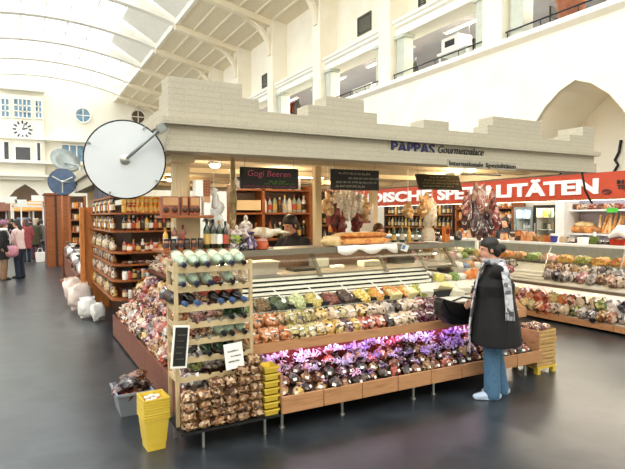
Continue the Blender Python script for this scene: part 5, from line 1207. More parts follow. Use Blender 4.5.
obj('tube', s7(MB().tube([(8.06,Y0+.2,.55),(8.06,Y1-.2,.55)], .014, 6)), emis('counter_tube', 'fff4da', 3.), t_rc)
area((8.02, 7., .555), (0, .3, 0), .05, 7.5, 13, 'fff6ea'); area((8.45, 7., 1.235), (0, .35, 0), .05, 7.5, 13, 'fff2dc')
zl = lambda x: .12+(x-7.68)*.14/.44
zu = lambda x: .63+(x-7.82)*.23/.42
seqL = [P_SILV,P_NAVY,P_SILV,P_TAN,P_MIX,P_SILV,P_NAVY,P_SILV,P_MIX,P_TAN,P_NAVY,P_SILV,P_GRN2,P_CREAM,P_CREAM,P_RED,P_ORANGE,P_GREEN,P_YELL,P_RED,P_ORANGE,P_PINK,P_YELL,P_MIX,P_PINK,P_CREAM]
for r, x in enumerate((7.77, 7.98)):
    n = 40
    for k in range(n):
        y = 3.5+k*.16+.08*r; m = seqL[(k+3*r) % 26]
        pillow_bag((x, y, zl(x)+.005), .19+.05*r, m, (R.uniform(-.5,.5), -.6, -PI/2+R.uniform(-.9,.9)), '%s bag, %s lower row of the right stall, %s' % (CN[m.name], ['front','back'][r], nth(k, n, 'near end', 'far end')), group='bags low in the red stall counter', name='grocery_bag', lm=k % 2 == 0, h=1.6+.5*r, d=.95)
seqU = [P_SILV,P_PINK,P_SILV,P_SILV,P_NAVY,P_SILV,P_CREAM,P_TAN,P_CREAM,P_MIX,P_TAN]
n = 42
for k in range(n):
    y = 3.5+k*.157
    if 6.05 < y < 6.85: continue
    m = P_PINK if y > 6.8 else seqU[k % 11]
    m2 = seqU[(k+5) % 11]
    pillow_bag((8.08, y+.07, zu(8.08)+.02), .17, m2, (R.uniform(-.5,.5), -.6, -PI/2+R.uniform(-.8,.8)), '%s bag, back of the upper level of the right stall, %s' % (CN[m2.name], nth(k, n, 'near end', 'far end')), group='back bags on the upper level of the red stall counter', name='grocery_bag', lm=False, h=1.7, d=.95)
    pillow_bag((7.92, y, zu(7.92)+.005), .18, m, (R.uniform(-.5,.5), -.5, -PI/2+R.uniform(-.8,.8)), '%s bag on the upper level of the right stall, %s' % (CN[m.name], nth(k, n, 'near end', 'far end')), group='bags on the upper level of the red stall counter', name='grocery_bag', lm=k % 2 == 0, h=1.6, d=.95)
t_l = obj('louvre', s7(MB().box(7.84, 7.87, 6.1, 6.8, .66, .68).box(7.92, 7.95, 6.1, 6.8, .7, .72).box(8.0, 8.03, 6.1, 6.8, .75, .77)), m_louv, t_rc)
fo = [F[9], F[8], F[7], F[0], SF[4], F[3], SF[1], F[11], F[8], SF[6], SF[3], SF[7]]
fnn = ['red peppers','orange peppers','yellow peppers','leafy greens','cream salad','pale sprouts','white salad','green peppers','orange salad','pink salad','green salad','brown nuts']
n = 22
for k in range(n):
    y = 3.45+k*.33; q = k % 12 if k > 6 else [0,9,1,0,8,0,1][k]
    t = thing('serving_tray', 'tray of %s behind the right stall glass, %s' % (fnn[q], nth(k, n, 'near end', 'far end')), 'tray', (8.4, y, .926), (0,0,0), 'food trays of the red sign stall')
    obj('tray', MB().openbox(.24,.26,.26,.29,0,.03,.006), m_steel, t); o = obj('food', HEAPS[k % 4], fo[q], t, loc=(0,0,.028), scale=(.26,.31,.3)); o['kind'] = 'stuff'
for k in range(8):
    y = 4.2+k*.75; o = obj('price_card', MB().box(-.004,.004,-.06,.06,0,.07), M_CARD, None, loc=(8.58, y, .926), rot=(0,-.2,0)); tag(o, 'white price card between the trays of the red sign stall, %s' % nth(k, 8, 'near end', 'far end'), 'card', 'price cards of the red sign stall')
# things standing on the red stall's top shelf
tops = [(513,P_CREAM,.14),(519,P_ORANGE,.17),(525,P_ORANGE,.17),(531,P_ORANGE,.16),(537,P_TAN,.1),(543,P_TAN,.1),(549,P_ORANGE,.12),(564,P_CREAM,.1),(572,P_SILV,.08),(470,P_ORANGE,.12),(476,P_TAN,.11),(462,P_ORANGE,.1),(504,P_ORANGE,.12)]
for k, (px, m, h) in enumerate(tops):
    p = PX(px, 240, 8.4); t = thing('cracker_pack', '%s pack standing on the top shelf of the red sign stall, %s' % (CN[m.name], nth(sorted(q[0] for q in tops).index(px), len(tops))), 'pack', (8.4, p.y, 1.286), (0,0,PI/2), 'packs on the red stall shelf')
    obj('pack', MB().taper(.14,.1,.13,.08,0,h), m, t, bevel=.008); obj('pack_top', MB().taper(.13,.02,.12,.01,h,h+.02), m, t)
p = PX(554, 240, 8.35); t = thing('blue_white_tub', 'small blue and white tub on the red stall shelf under the fridge', 'tub', (8.35, p.y, 1.286)); obj('tub', MB().lathe([(.05,0),(.065,.1),(.07,.1),(.07,.12)], 16), mat('tub_blue', ['2c2c74','3a3a90'], .4), t, ang=.6); obj('lid', MB().lathe([(.07,.12),(.072,.15),(.06,.155)], 16), m_white, t)
p = PX(594, 240, 8.35); t = thing('green_pack', 'green pack with pale tag on the red stall shelf', 'pack', (8.35, p.y, 1.286), (0,0,PI/2)); obj('pack', MB().taper(.16,.1,.13,.06,0,.13), P_GRN2, t, bevel=.01); obj('tag', MB().box(-.02,.02,-.03,.0,.13,.2), M_CARD, t)
p = PX(583, 240, 8.4); t = thing('white_box', 'white box left of the green pack on the red stall shelf', 'box', (8.4, p.y, 1.286)); obj('box', MB().box(-.07,.07,-.06,.06,0,.1), m_white, t, bevel=.006); obj('lid', MB().box(-.075,.075,-.065,.065,.08,.105), m_white, t)
p = PX(572, 240, 8.5); o = obj('card_reader', MB().box(-.05,.05,-.12,.12,0,.11), m_blackpl, None, loc=(8.45, p.y, 1.286), bevel=.01); tag(o, 'dark till box on the red stall shelf', 'till')
for k, px in enumerate((601, 607, 613)):
    p = PX(px, 243, 8.38); t = thing('food_bag', 'dark food bag on the red stall shelf near the right edge, %s' % nth(k, 3), 'bag', (8.38, p.y, 1.286), (0,0,k), 'dark bags on the red stall shelf'); obj('bag', PILLOW[k], P_DARK, t, scale=(.13,.11,.11))
p = PX(618, 240, 8.4)
t = thing('weighing_scale', 'white rounded scale with dark red base on the red stall shelf, right edge', 'scale', (8.42, p.y-.03, 1.286)); obj('base', MB().box(-.12,.12,-.12,.12,0,.1), G_RED, t, bevel=.01); obj('hood', MB().loft([(0,-.14,.19),(0,.0,.23),(0,.12,.14)], [(.13,.1),(.13,.1),(.12,.05)], (1,0,0)), m_white, t, True)
# red sign
m_redsign = mat('red_sign', ['b23a1a','bc4220'], .5, scale=2.); m_wlet = mat('sign_letters_white', 'f6f4f0', .5)
XS = 8.7; SY0, SY1 = 3.2, 14.
zb, ztp = 2.065, 2.5
t_sign = thing('red_sign', 'long red fascia sign with white capital letters over the right stall', 'sign', (XS, SY0, zb))
obj('board', sh(MB().box(XS, XS+.1, SY0, SY1, zb, ztp), XS, SY0, zb), m_redsign, t_sign); obj('edge_trim', sh(MB().box(XS-.01, XS+.11, SY0, SY1, zb-.03, zb), XS, SY0, zb), m_wood, t_sign)
def side_text(s, ya, yb, z0, h, m, bold, name):
    me = text_mesh(s, 1., .012, bold); xs = [v.co.x for v in me.vertices]
    sx = (ya-yb)/(max(xs)-min(xs)); x_ = min(xs); H_ = .73
    for v in me.vertices: v.co.x = (v.co.x-x_)*sx; v.co.y *= h/H_
    return obj(name, me, m, t_sign, loc=(-.014, ya-SY0, z0-zb), rot=(PI/2, 0, -PI/2))
side_text('LÄNDISCHE', PX(345, 198, XS).y, PX(432, 195, XS).y, 2.15, .255, m_wlet, .04, 'lettering')
side_text('SPEZIALITÄTEN', PX(438, 195, XS).y, PX(599, 188, XS).y, 2.15, .255, m_wlet, .04, 'lettering')
ya = PX(617.5, 187, XS).y
side_text('IN', ya, ya-.11, 2.285, .07, m_blackl, .02, 'small_lettering'); side_text('TE', ya, ya-.13, 2.2, .07, m_blackl, .02, 'small_lettering')
p = PX(607, 191.5, XS); mb = MB().tube([(-.012, p.y-SY0+.075*math.cos(k*PI/10), p.z-zb+.035*math.sin(k*PI/10)) for k in range(21)], .014, 5); mb.tube([(-.012,p.y-SY0-.03,p.z-zb-.01),(-.012,p.y-SY0+.03,p.z-zb+.015)], .012, 5); obj('emblem', mb, mat('emblem_dark', '5a1c14', .5), t_sign)
for k, y in enumerate((3.6, 8.6, 13.6)):
    t = thing('sign_post', 'slim white post carrying the red sign, %s' % nth(k, 3, 'near end', 'far end'), 'post', (8.83, y, 0), group='posts of the red sign'); obj('shaft', MB().box(-.03,.03,-.03,.03,0,2.5), m_white, t)
    obj('foot', MB().box(-.06,.06,-.06,.06,0,.02), m_white, t)
# back wall units
XB = 10.3
m_lil = mat('lilac_back', ['a8a2b0','b4aebc'], .6, scale=2.)
ya, yb = PX(566, 220, XB).y, 3.0
t = thing('bread_shelf', 'white bread shelf with lilac back at the right under the red sign', 'shelf', (XB, yb, 0)); w = ya-yb
obj('back_panel', MB().box(.45,.48,0,w,0,2.3), m_lil, t); obj('side_panel', MB().box(0,.45,w,w+.04,0,2.3), m_white, t); obj('side_panel', MB().box(0,.45,-.04,0,0,2.3), m_white, t)
zs1 = PX(590, 233.5, XB).z; zs2 = PX(590, 209.5, XB).z
for z in (.5, .95, zs1, zs2): obj('shelf_board', MB().box(0,.45,0,w,z-.035,z), m_white, t)
bk = [(570,.2),(577,.22),(584,.2),(580,.2),(590,.22),(596,.2),(587,.18)]
for k, (px, s) in enumerate(bk):
    p = PX(px, 233, XB+.15); up = k in (3, 6)
    t = thing('round_bread', 'round brown loaf on the bread shelf at right, %s' % ('upper layer '+nth([3,6].index(k), 2) if up else nth([0,1,2,4,5].index(k), 5)), 'bread', (XB+.2, p.y, zs1+(.1 if up else 0)), (0,0,k), 'round loaves on the bread shelf')
    obj('crust', MB().ell((0,0,s*.36), (s*.62,s*.75,s*.4), nz=.25, nf=7., seed=k), [m_crust2, m_crust, mat('brown_crust', ['a86a38','bc8050','8c5428'], .6, scale=9., bump=.4)][k % 3], t, True); obj('scoring', MB().obox((0,0,s*.75),(.02,s*.5,.01)), m_crust2, t)
for k in range(9):
    px = 601+k*2.6; p = PX(px, 233, XB+.2)
    t = thing('baguette', 'baguette leaning on the bread shelf near the right edge, %s' % nth(k, 9), 'bread', (XB+.14, p.y, zs1), (R.uniform(-.12,.35), .25, 0), 'leaning baguettes'); obj('crust', MB().loft([(0,0,.03),(0,0,.15),(0,0,.38)], [.025,.034,.022], n=10), m_crust if k % 2 else m_crust2, t, True); obj('tip', MB().ell((0,0,.4),(.018,.018,.02)), m_crust, t, True)
for k in range(10):
    px = 570+k*5.5; p = PX(px, 209, XB+.2); m = [P_RED,P_BROWN,P_ORANGE,P_CREAM,P_RED][k % 5]
    t = thing('food_bag', '%s bag on the upper board of the bread shelf, %s' % (CN[m.name], nth(k, 10)), 'bag', (XB+.2, p.y, zs2), (0,0,PI/2), 'bags on the bread shelf top board'); obj('bag', PILLOW[k % 5], m, t, scale=(.2,.16,.22))
p = PX(612, 208, XB-.02); o = obj('green_card', MB().box(-.01,.01,-.11,.11,-.045,.045), mat('bright_green', '4cc43c', .5), None, loc=(XB-.015, p.y, zs2-.02)); tag(o, 'bright green shelf card on the upper bread shelf board', 'card')
def fridge(px0, px1, py0, py1, x, frame, lab, gm, inner):
    a = PX(px0, (py0+py1)/2, x); b = PX(px1, (py0+py1)/2, x); z1 = PX((px0+px1)/2, py0, x).z; z0 = 0.3
    w = a.y-b.y; t = thing('drinks_fridge', lab, 'fridge', (x, b.y, 0)); f = .07
    obj('cabinet', MB().box(.5,.55,0,w,z0,z1).box(0,.5,0,.03,z0,z1).box(0,.5,w-.03,w,z0,z1).box(0,.5,.03,w-.03,z1-.03,z1).box(0,.5,.03,w-.03,z0-.3,z0+.03), m_white, t)
    obj('door_frame', MB().box(-.03,0,0,f,z0,z1).box(-.03,0,w-f,w,z0,z1).box(-.03,0,f,w-f,z1-f,z1).box(-.03,0,f,w-f,z0,z0+f), frame, t)
    obj('lining', MB().box(.46,.5,.03,w-.03,z0+.03,z1-.03), gm, t)
    for j in range(5): obj('wire_shelf', MB().box(.05,.46,.03,w-.03,z0+.3+j*(z1-z0-.3)/5,z0+.315+j*(z1-z0-.3)/5), m_white, t)
    df_ = bpy.data.objects[t.children[-6].name] if False else [k for k in t.children if k.name.startswith('door_frame')][0]; obj('door_glass', MB().box(-.018,-.012,f,w-f,z0+f,z1-f), m_glass, df_); obj('handle', MB().box(-.06,-.03,w-f,w-f+.02,z0+.4,z1-.4), m_steel, df_)
    l = bpy.data.lights.new('lamp_light', 'POINT'); l.energy = 9; l.color = c(inner)[:3]; l.shadow_soft_size = .05; o = bpy.data.objects.new('lamp_light', l); COL.objects.link(o); o.location = (x+.1, (a.y+b.y)/2, z1-.1)
    return b.y, w, z0, z1
by, w, z0, z1 = fridge(534, 557.5, 205, 236, XB-.1, m_black, 'black framed fridge with lit interior under the red sign', m_white, 'fff0c0')
for j in range(5):
    for k in range(4):
        z = z0+.316+j*(z1-z0-.3)/5; t = jar((XB+.12, by+.12+k*(w-.24)/3, z), .14, [G_YEL,G_WH,G_GREEN,G_OR][(j+k) % 4], CAPS[(j+k) % 5], None, 'carton or jar inside the black framed fridge, shelf %s, %s' % (['one (lowest)','two','three','four','five (top)'][j], nth(k, 4, 'right', 'left')), 'goods in the black fridge', .8)
by, w, z0, z1 = fridge(514.5, 533.5, 207, 236, XB-.05, m_greymetal, 'white fridge of bluish drinks beside the black framed fridge', mat('fridge_lining_blue', ['5c9cc0','74b0d0'], .4), 'c8ecff')
for j in range(5):
    for k in range(5):
        z = z0+.316+j*(z1-z0-.3)/5; bottle((XB+.15, by+.12+k*(w-.24)/4, z), .2, [G_BLUE,G_WH,mat('bottle_blue', ['4c8cb4','6ca8cc'], .12, coat=.8)][(j+k) % 3], CAPS[5], LBM[1], 'bluish bottle inside the white drinks fridge, shelf %s, %s' % (['one (lowest)','two','three','four','five (top)'][j], nth(k, 5, 'right', 'left')), 'drinks in the white fridge')
# wooden shelf with orange jars left of the fridges
ya = PX(455, 220, XB).y; yb = PX(513, 220, XB).y
t = thing('jar_shelf', 'brown wooden jar shelf left of the drinks fridges', 'shelf', (XB, yb, 0)); w = ya-yb
obj('back_panel', MB().box(.4,.43,0,w,0,2.1), m_dwood, t)
for y in (0, w/2, w-.05): obj('upright', MB().box(0,.4,y,y+.05,0,2.1), m_wood, t)
zz = [PX(500, y, XB).z for y in (236, 219.5)]+[PX(500, 207.5, XB).z]
for z in zz: obj('shelf_board', MB().box(0,.4,0,w,z-.03,z), m_wood, t)
n = 20
for j, z in enumerate(zz):
    for k in range(n): jar((XB+.1, yb+.1+(w-.2)*k/(n-1), z), .2, [G_OR,G_AMB,G_OR,G_YEL,G_RED][(k+j) % 5], CAPS[(k+j) % 3], LBM[k % 4], 'orange brown jar on the %s board of the wooden jar shelf, %s' % (['lower','middle','upper'][j], nth(k, n, 'right', 'left')), 'jars on the wooden jar shelf', .62)
# green bottles farther left beneath the sign
ya = PX(384, 230, XB).y; yb = PX(455, 220, XB).y+.08
t = thing('oil_shelf', 'long dark shelf of green oil bottles beneath the left part of the red sign', 'shelf', (XB, yb, 0)); w = ya-yb
obj('back_panel', MB().box(.4,.43,0,w,0,2.1), m_dwood, t)
for z in (1.05, 1.42, 1.8): obj('shelf_board', MB().box(0,.4,0,w,z-.03,z), m_wood, t)
for y in (0, w-.05): obj('upright', MB().box(0,.4,y,y+.05,0,2.1), m_dwood, t)
for j, z in enumerate((1.05,1.42,1.8)):
    for k in range(18): bottle((XB+.12, yb+.14+(w-.28)*k/17, z), .3, [G_GREEN,G_YEL,G_GREEN,G_DARK][(k+j) % 4], CAPS[2], LBM[[0,3][k % 2]], 'oil bottle on the %s board of the long dark shelf, %s' % (['lower','middle','upper'][j], nth(k, 18, 'right', 'left')), 'oil bottles under the red sign')
# partition behind the right stall, below the sign line
struct('wall_partition', MB().box(10.85, 10.95, 2.8, 17.5, 0, 2.35), mat('partition_cream', ['cfc4ae','d8ceba'], .7, scale=2.))
o = thing('white_pillar', 'white pillar between the black fridge and the bread shelf', 'pillar', (XB-.1, PX(561.5, 220, XB-.1).y, 0)); obj('shaft', MB().box(-.06,.3,-.11,.11,0,2.4), m_white, o); obj('cap', MB().box(-.08,.32,-.13,.13,2.4,2.45), m_white, o)
tube_lamp((8.95, 4.2, 2.05), (8.95, 8.2, 2.05), 'long tube lamp under the red sign, near one', 'tube lamps under the red sign'); tube_lamp((8.95, 8.8, 2.05), (8.95, 12.8, 2.05), 'long tube lamp under the red sign, far one', 'tube lamps under the red sign')
area((9.2, 6.2, 2.03), (0, .5, 0), .08, 4., 55, 'fff0d8'); area((9.2, 10.6, 2.03), (0, .5, 0), .08, 4., 55, 'fff0d8')
# slatted wooden crates at the right end of the low bin
m_slat = mat('crate_wood', ['c0985c','cca870','b0884c'], .6, scale=6.)
p = PY(538, 370, 4.1)
cx_, cy_ = 5.17, 4.15
o = thing('yellow_pallet', 'small yellow plastic stand under the slatted crates', 'stand', (cx_, cy_, 0), scale=(.8,.85,.6)); obj('deck', MB().box(-.2,.2,-.22,.22,.1,.13), m_yel, o)
for sx in (-1,1):
    for sy in (-1,1): obj('foot', MB().box(sx*.16-.03,sx*.16+.03,sy*.18-.03,sy*.18+.03,0,.1), m_yel, o)
for j in range(5):
    z = .08+j*.083
    t = thing('slatted_crate', 'slatted wooden fruit crate in the stack behind the woman, %s' % nth(j, 5, 'bottom', 'top'), 'crate', (cx_+.008*(j % 2), cy_, z), (0,0,.02*(j % 3-1)), 'slatted crates at the bin end', (.8,.85,.77))
    for q in range(2):
        for yy in (-.21,.2): obj('long_slat', MB().box(-.19,.19,yy,yy+.01,.02+q*.045,.055+q*.045), m_slat, t)
        for xx in (-.19,.18): obj('short_slat', MB().box(xx,xx+.01,-.2,.2,.02+q*.045,.055+q*.045), m_slat, t)
    obj('floor_slats', MB().box(-.18,.18,-.2,-.08,0,.012).box(-.18,.18,-.06,.06,0,.012).box(-.18,.18,.08,.2,0,.012), m_slat, t)
    for sx in (-1,1):
        for sy in (-1,1): obj('corner_block', MB().box(sx*.175-.012,sx*.175+.012,sy*.19-.012,sy*.19+.012,.012,.106), m_slat, t)
for k in range(6): pillow_bag((cx_-.09+.09*(k % 3), cy_-.07+.14*(k//3), .08+4*.083+.012), .13, [P_BROWN,P_PURP,P_TAN][k % 3], (0,0,k), 'dark food bag in the topmost slatted crate, %s' % nth(k, 6, 'front', 'back'), group='bags in the top crate', lm=False, h=1.5)
# ============================================================ PEOPLE
SKIN = [mat('skin_light', ['c89078','d4a088'], .55, scale=20.), mat('skin_tan', ['a8745a','b88468'], .55, scale=20.)]
M_EYE = mat('eye_dark', '1c1614', .2); M_LIP = mat('lip', '9c5048', .5)
def person(lab, loc, face, h=1.7, skin=None, lean=0., head_yaw=0., head_pitch=0., L=None, Rr=None, stride=0., build=1., group=None, world_hands=None,
           top=None, top_hem=.9, legs=None, shoes=None, hair=None, hair_len=.0, bun=False, hat=None, skirt=None, vox=.011, sleeve=.96, flare=1.0):
    """local frame: x right, y forward, z up; joints for a 1.7 m figure scaled to h"""
    skin = skin or SKIN[0]; s = h/1.7
    t = thing('person', lab, 'person', loc, (0, 0, face), group)
    V = lambda x, y, z: Vector((x*s, y*s, z*s))
    hip = V(0, 0, .93)
    def up(p):                                  # bend the upper body forward about the hips
        q = p-hip; ca, sa = math.cos(lean), math.sin(lean)
        return hip+Vector((q.x, q.y*ca+q.z*sa, q.z*ca-q.y*sa))
    neck0 = up(V(0,-.01,1.40)); neck1 = up(V(0,.012,1.50)); head = up(V(0,.03,1.585))
    sh_ = {-1: up(V(-.165*build**.5,-.01,1.365)), 1: up(V(.165*build**.5,-.01,1.365))}
    arm = {}
    winv = (Matrix.Translation(Vector(loc))@Matrix.Rotation(face, 4, 'Z')).inverted()
    for sd, a in ((-1, L), (1, Rr)):
        el, wr = a if a else ((.225,-.03,1.09), (.225,.06,.85))
        el = Vector((el[0]*sd*s, el[1]*s, el[2]*s)); wr = Vector((wr[0]*sd*s, wr[1]*s, wr[2]*s))
        if world_hands and sd in world_hands:
            wr = winv@Vector(world_hands[sd]); d = wr-sh_[sd]; Lu = .28*s; Lf = .25*s
            D = min(d.length, (Lu+Lf)*.98); ax = d.normalized(); wr = sh_[sd]+ax*D
            aa = (Lu*Lu-Lf*Lf+D*D)/(2*D); hh = math.sqrt(max(0, Lu*Lu-aa*aa)); dn = Vector((sd*.35, -.35, -1)); dn = (dn-ax*dn.dot(ax)).normalized(); el = sh_[sd]+ax*aa+dn*hh
        arm[sd] = (el, wr)
    leg = {}
    for sd in (-1, 1):
        st = stride*sd; leg[sd] = (V(.09*sd, 0, .9), V(.095*sd, .02+st*.12, .49), V(.09*sd, -.02+st*.24, .08))
    b = MB(); S = lambda *r: tuple(x*s for x in r)
    tors = [up(V(0,0,.86)), up(V(0,0,.95)), up(V(0,.0,1.08)), up(V(0,.0,1.22)), up(V(0,-.01,1.34)), up(V(0,-.01,1.41))]
    tr = [S(.15*build,.105*build), S(.165*build,.12*build), S(.14*build,.105*build), S(.155*build,.115*build), S(.15,.095), S(.07,.065)]
    b.loft(tors, tr, (1,0,0), 18)
    b.loft([neck0, neck1, head], [S(.056,.058), S(.05,.055), S(.05,.055)], (1,0,0), 14)
    Mh = Matrix.Rotation(head_yaw, 3, 'Z')@Matrix.Rotation(-lean*.6-head_pitch, 3, 'X')
    def hp(x, y, z): return head+Mh@V(x, y, z)
    eu = tuple(Mh.to_euler())
    b.ell(hp(0,-.005,.03), S(.074,.094,.09), 18, 12, rot=eu)
    b.ell(hp(0,.028,-.035), S(.056,.066,.075), 16, 10, rot=eu)
    b.ell(hp(0,.075,-.085), S(.025,.025,.02), 10, 8, rot=eu)
    b.loft([hp(0,.088,.03), hp(0,.108,-.005), hp(0,.112,-.018)], [S(.009,.009), S(.014,.012), S(.016,.011)], (1,0,0), 8)
    b.ell(hp(0,.094,-.05), S(.024,.012,.011), 10, 6, rot=eu)
    for sd in (-1, 1): b.ell(hp(.076*sd,-.005,-.005), S(.012,.022,.033), 10, 7, rot=eu); b.ell(hp(.03*sd,.08,.035), S(.026,.014,.008), 8, 6, rot=eu)
    for sd in (-1, 1):
        el, wr = arm[sd]; a0 = sh_[sd]
        b.loft([a0, a0.lerp(el, .5), el], [S(.056,.056), S(.047,.047), S(.04,.04)], (1,0,0), 12)
        b.loft([el, el.lerp(wr, .35), wr], [S(.041,.041), S(.038,.038), S(.027,.024)], (1,0,0), 12)
        d = (wr-el).normalized(); across = d.cross(Vector((sd, 0, 0))); across = across.normalized() if across.length > .2 else Vector((0,1,0)); nrm = d.cross(across).normalized()
        if nrm.x*sd > 0: nrm = -nrm
        pal = wr+d*.048*s
        b.loft([wr-d*.01*s, pal, wr+d*.085*s], [S(.024,.018), S(.04,.016), S(.038,.013)], across, 12)
        for f, (o_, ln) in enumerate(((-.03,.062), (-.01,.074), (.01,.07), (.03,.056))):
            p0 = wr+d*.078*s+across*o_*s; p1 = p0+(d*.9+nrm*.35).normalized()*ln*.55*s; p2 = p1+(d*.55+nrm*.85).normalized()*ln*.5*s
            b.loft([p0, p1, p2], [S(.0098,.0098), S(.009,.009), S(.0078,.0078)], across, 8)
        tb = wr+d*.03*s-across*.03*s; b.loft([tb, tb+(-across*.7+d*.8+nrm*.3).normalized()*.035*s, tb+(-across*.35+d+nrm*.6).normalized()*.066*s], [S(.013,.013), S(.011,.011), S(.009,.009)], nrm, 8)
        hp_, kn, an = leg[sd]
        b.loft([hp_, hp_.lerp(kn,.5), kn], [S(.088*build,.092*build), S(.075*build,.08*build), S(.056,.058)], (1,0,0), 14)
        b.loft([kn, kn.lerp(an,.35), an], [S(.055,.056), S(.053,.057), S(.037,.04)], (1,0,0), 12)
        b.loft([an+V(0,-.04,-.045), an+V(.005*sd,.06,-.045), an+V(.008*sd,.16,-.055)], [S(.033,.032), S(.04,.03), S(.034,.02)], (1,0,0), 12)
    body = obj('body', remesh(b, vox, 3), skin, t)
    for sd in (-1, 1): obj('eye', MB().ell(hp(.03*sd,.082,.022), S(.011,.008,.0075), 10, 6), M_EYE, t, True)
    obj('lips', MB().ell(hp(0,.102,-.052), S(.02,.005,.007), 10, 6), M_LIP, t, True)
    # clothes: shells around the body
    if legs:
        g = MB(); g.loft([V(0,0,.99), V(0,0,.92), V(0,0,.85)], [S(.175*build,.13*build), S(.185*build,.14*build), S(.165*build,.125*build)], (1,0,0), 18)
        for sd in (-1, 1):
            hp_, kn, an = leg[sd]; g.loft([hp_, hp_.lerp(kn,.5), kn, kn.lerp(an,.5), an+V(0,0,-.03)], [S(.104*build,.11*build), S(.09*build,.098*build), S(.078,.085), S(.074,.085), S(.072,.085)], (1,0,0), 16)
        obj('trousers', remesh(g, vox, 2, 'trousers'), legs, t)
    if top:
        g = MB(); z0 = top_hem
        hem = [V(0,0,z0), V(0,0,(z0+.98)/2)] if z0 < .9 else [V(0,0,z0)]
        hr = [S(.2*build*flare,.16*build*flare), S(.19*build*flare,.15*build*flare)] if z0 < .9 else [S(.185*build,.14*build)]
        g.loft(([V(0,0,z0-.012)] if z0 < .9 else [])+hem+[up(V(0,0,1.0)), up(V(0,0,1.1)), up(V(0,0,1.22)), up(V(0,-.01,1.34)), up(V(0,-.008,1.42)), up(V(0,-.002,1.455))],
               ([hr[0]] if z0 < .9 else [])+hr+[S(.185*build,.142*build), S(.172*build,.132*build), S(.185*build,.14*build), S(.18*build**.5,.12), S(.09,.085), S(.068,.07)], (1,0,0), 20, z0 >= .9)
        for sd in (-1, 1):
            el, wr = arm[sd]; a0 = sh_[sd]
            g.loft([a0, a0.lerp(el,.5), el, el.lerp(wr,.5), el.lerp(wr, sleeve)], [S(.078,.078), S(.072,.072), S(.064,.064), S(.056,.056), S(.048,.048)], (1,0,0), 14)
        obj('coat' if z0 < .8 else 'jacket', remesh(g, vox, 3, 'coat'), top, t)
    if skirt:
        obj('skirt', MB().loft([V(0,0,.98), V(0,0,.8), V(0,0,.5)], [S(.17,.13), S(.21,.17), S(.25,.2)], (1,0,0), 18), skirt, t, True)
    if shoes:
        for sd in (-1, 1):
            an = leg[sd][2]; g = MB(); z_ = an.z-.08*s
            g.loft([an+V(0,-.055,-.035), an+V(.004*sd,.03,-.03), an+V(.008*sd,.11,-.04), an+V(.01*sd,.18,-.052)], [S(.042,.042), S(.05,.046), S(.05,.038), S(.04,.024)], (1,0,0), 14)
            g.loft([an+V(0,-.05,-.07), an+V(.005*sd,.06,-.07), an+V(.01*sd,.18,-.07)], [S(.045,.01), S(.05,.01), S(.042,.01)], (1,0,0), 12)
            g.loft([an+V(0,-.02,-.03), an+V(0,-.015,.03)], [S(.05,.055), S(.046,.05)], (1,0,0), 12)
            obj('shoe', remesh(g, max(.007, vox*.7), 2, 'shoe'), shoes, t)
    if hair:
        g = MB(); g.ell(hp(0,-.012,.058), S(.083,.1,.08), 18, 12, rot=eu); g.ell(hp(0,-.06,-.01), S(.078,.06,.085), 16, 10, rot=eu)
        for sd in (-1, 1): g.ell(hp(.06*sd,-.015,.01), S(.026,.05,.06), 12, 8, rot=eu)
        if hair_len: g.loft([hp(0,-.06,.0), hp(0,-.085,-.1), hp(0,-.09,-.1-hair_len)], [S(.08,.05), S(.085,.045), S(.06,.03)], (1,0,0), 14)
        if bun: g.ell(hp(0,-.13,-.005), S(.05,.05,.05), 14, 10, nz=.2, rot=eu)
        obj('hair', remesh(g, .009, 3, 'hair'), hair, t)
    if hat:
        g = MB(); g.ell(hp(0,-.015,.07), S(.09,.108,.075), 18, 10, rot=eu); g.loft([hp(0,-.01,.055), hp(0,-.01,.075)], [S(.09,.108), S(.092,.11)], tuple(Mh@Vector((1,0,0))), 18)
        obj('hat', remesh(g, .01, 3, 'hat'), hat, t)
    return t, dict(V=V, up=up, hp=hp, arm=arm, sh=sh_, leg=leg, head=head, s=s, Mh=Mh)
m_coat = mat('black_coat_cloth', ['0c0b0d','131215'], .85, scale=40., bump=.1); m_jean = mat('blue_jeans', ['44698a','4c7292','3f6280'], .85, scale=30., bump=.1)
m_shoe = mat('pale_blue_shoe', ['a8bcd4','c0d0e2'], .5); m_hairb = mat('black_hair', ['120f0f','1e1918'], .5, scale=60., stretch=(1,1,.2)); m_hairbr = mat('brown_hair', ['4a2e1e','5c3a26'], .5, scale=50.); m_hairg = mat('grey_blond_hair', ['a89880','beae94'], .5, scale=50.)
# the customer in the black coat
hw = PY(474, 297, 3.98)
WLOC = (4.05, 3.70, 0)
wt, J = person('woman in a black coat and blue jeans holding a black handbag at the counter', WLOC, math.radians(52), 1.56, SKIN[0], .05, .1, .12, L=None, Rr=((.21,.0,1.1),(.14,.2,1.0)),
    world_hands={-1: (hw.x, hw.y, hw.z)}, build=1.5, top=m_coat, top_hem=.61, flare=1.12, legs=m_jean, shoes=m_shoe, hair=m_hairb, bun=True, vox=.009, stride=-.25)
m_scarf = mat('grey_white_scarf', ['98989c','c8c8cc','5c5c62','b0b0b4'], .9, scale=24., kind='vor')
V, up = J['V'], J['up']
g = MB()
ringp = [up(V(.085*math.cos(a), -.005+.09*math.sin(a), 1.455+.012*math.sin(a))) for a in [2*PI*k/16 for k in range(17)]]
g.tube(ringp, .036, 8)
obj('scarf_loop', remesh(g, .01, 3, 'scarf_loop'), m_scarf, wt)
def drape(pts, w, name):
    mb = MB()
    for off in (0,): mb.strip(pts, w, (-1,-.15,.0), .014)
    return obj(name, mb, m_scarf, wt)
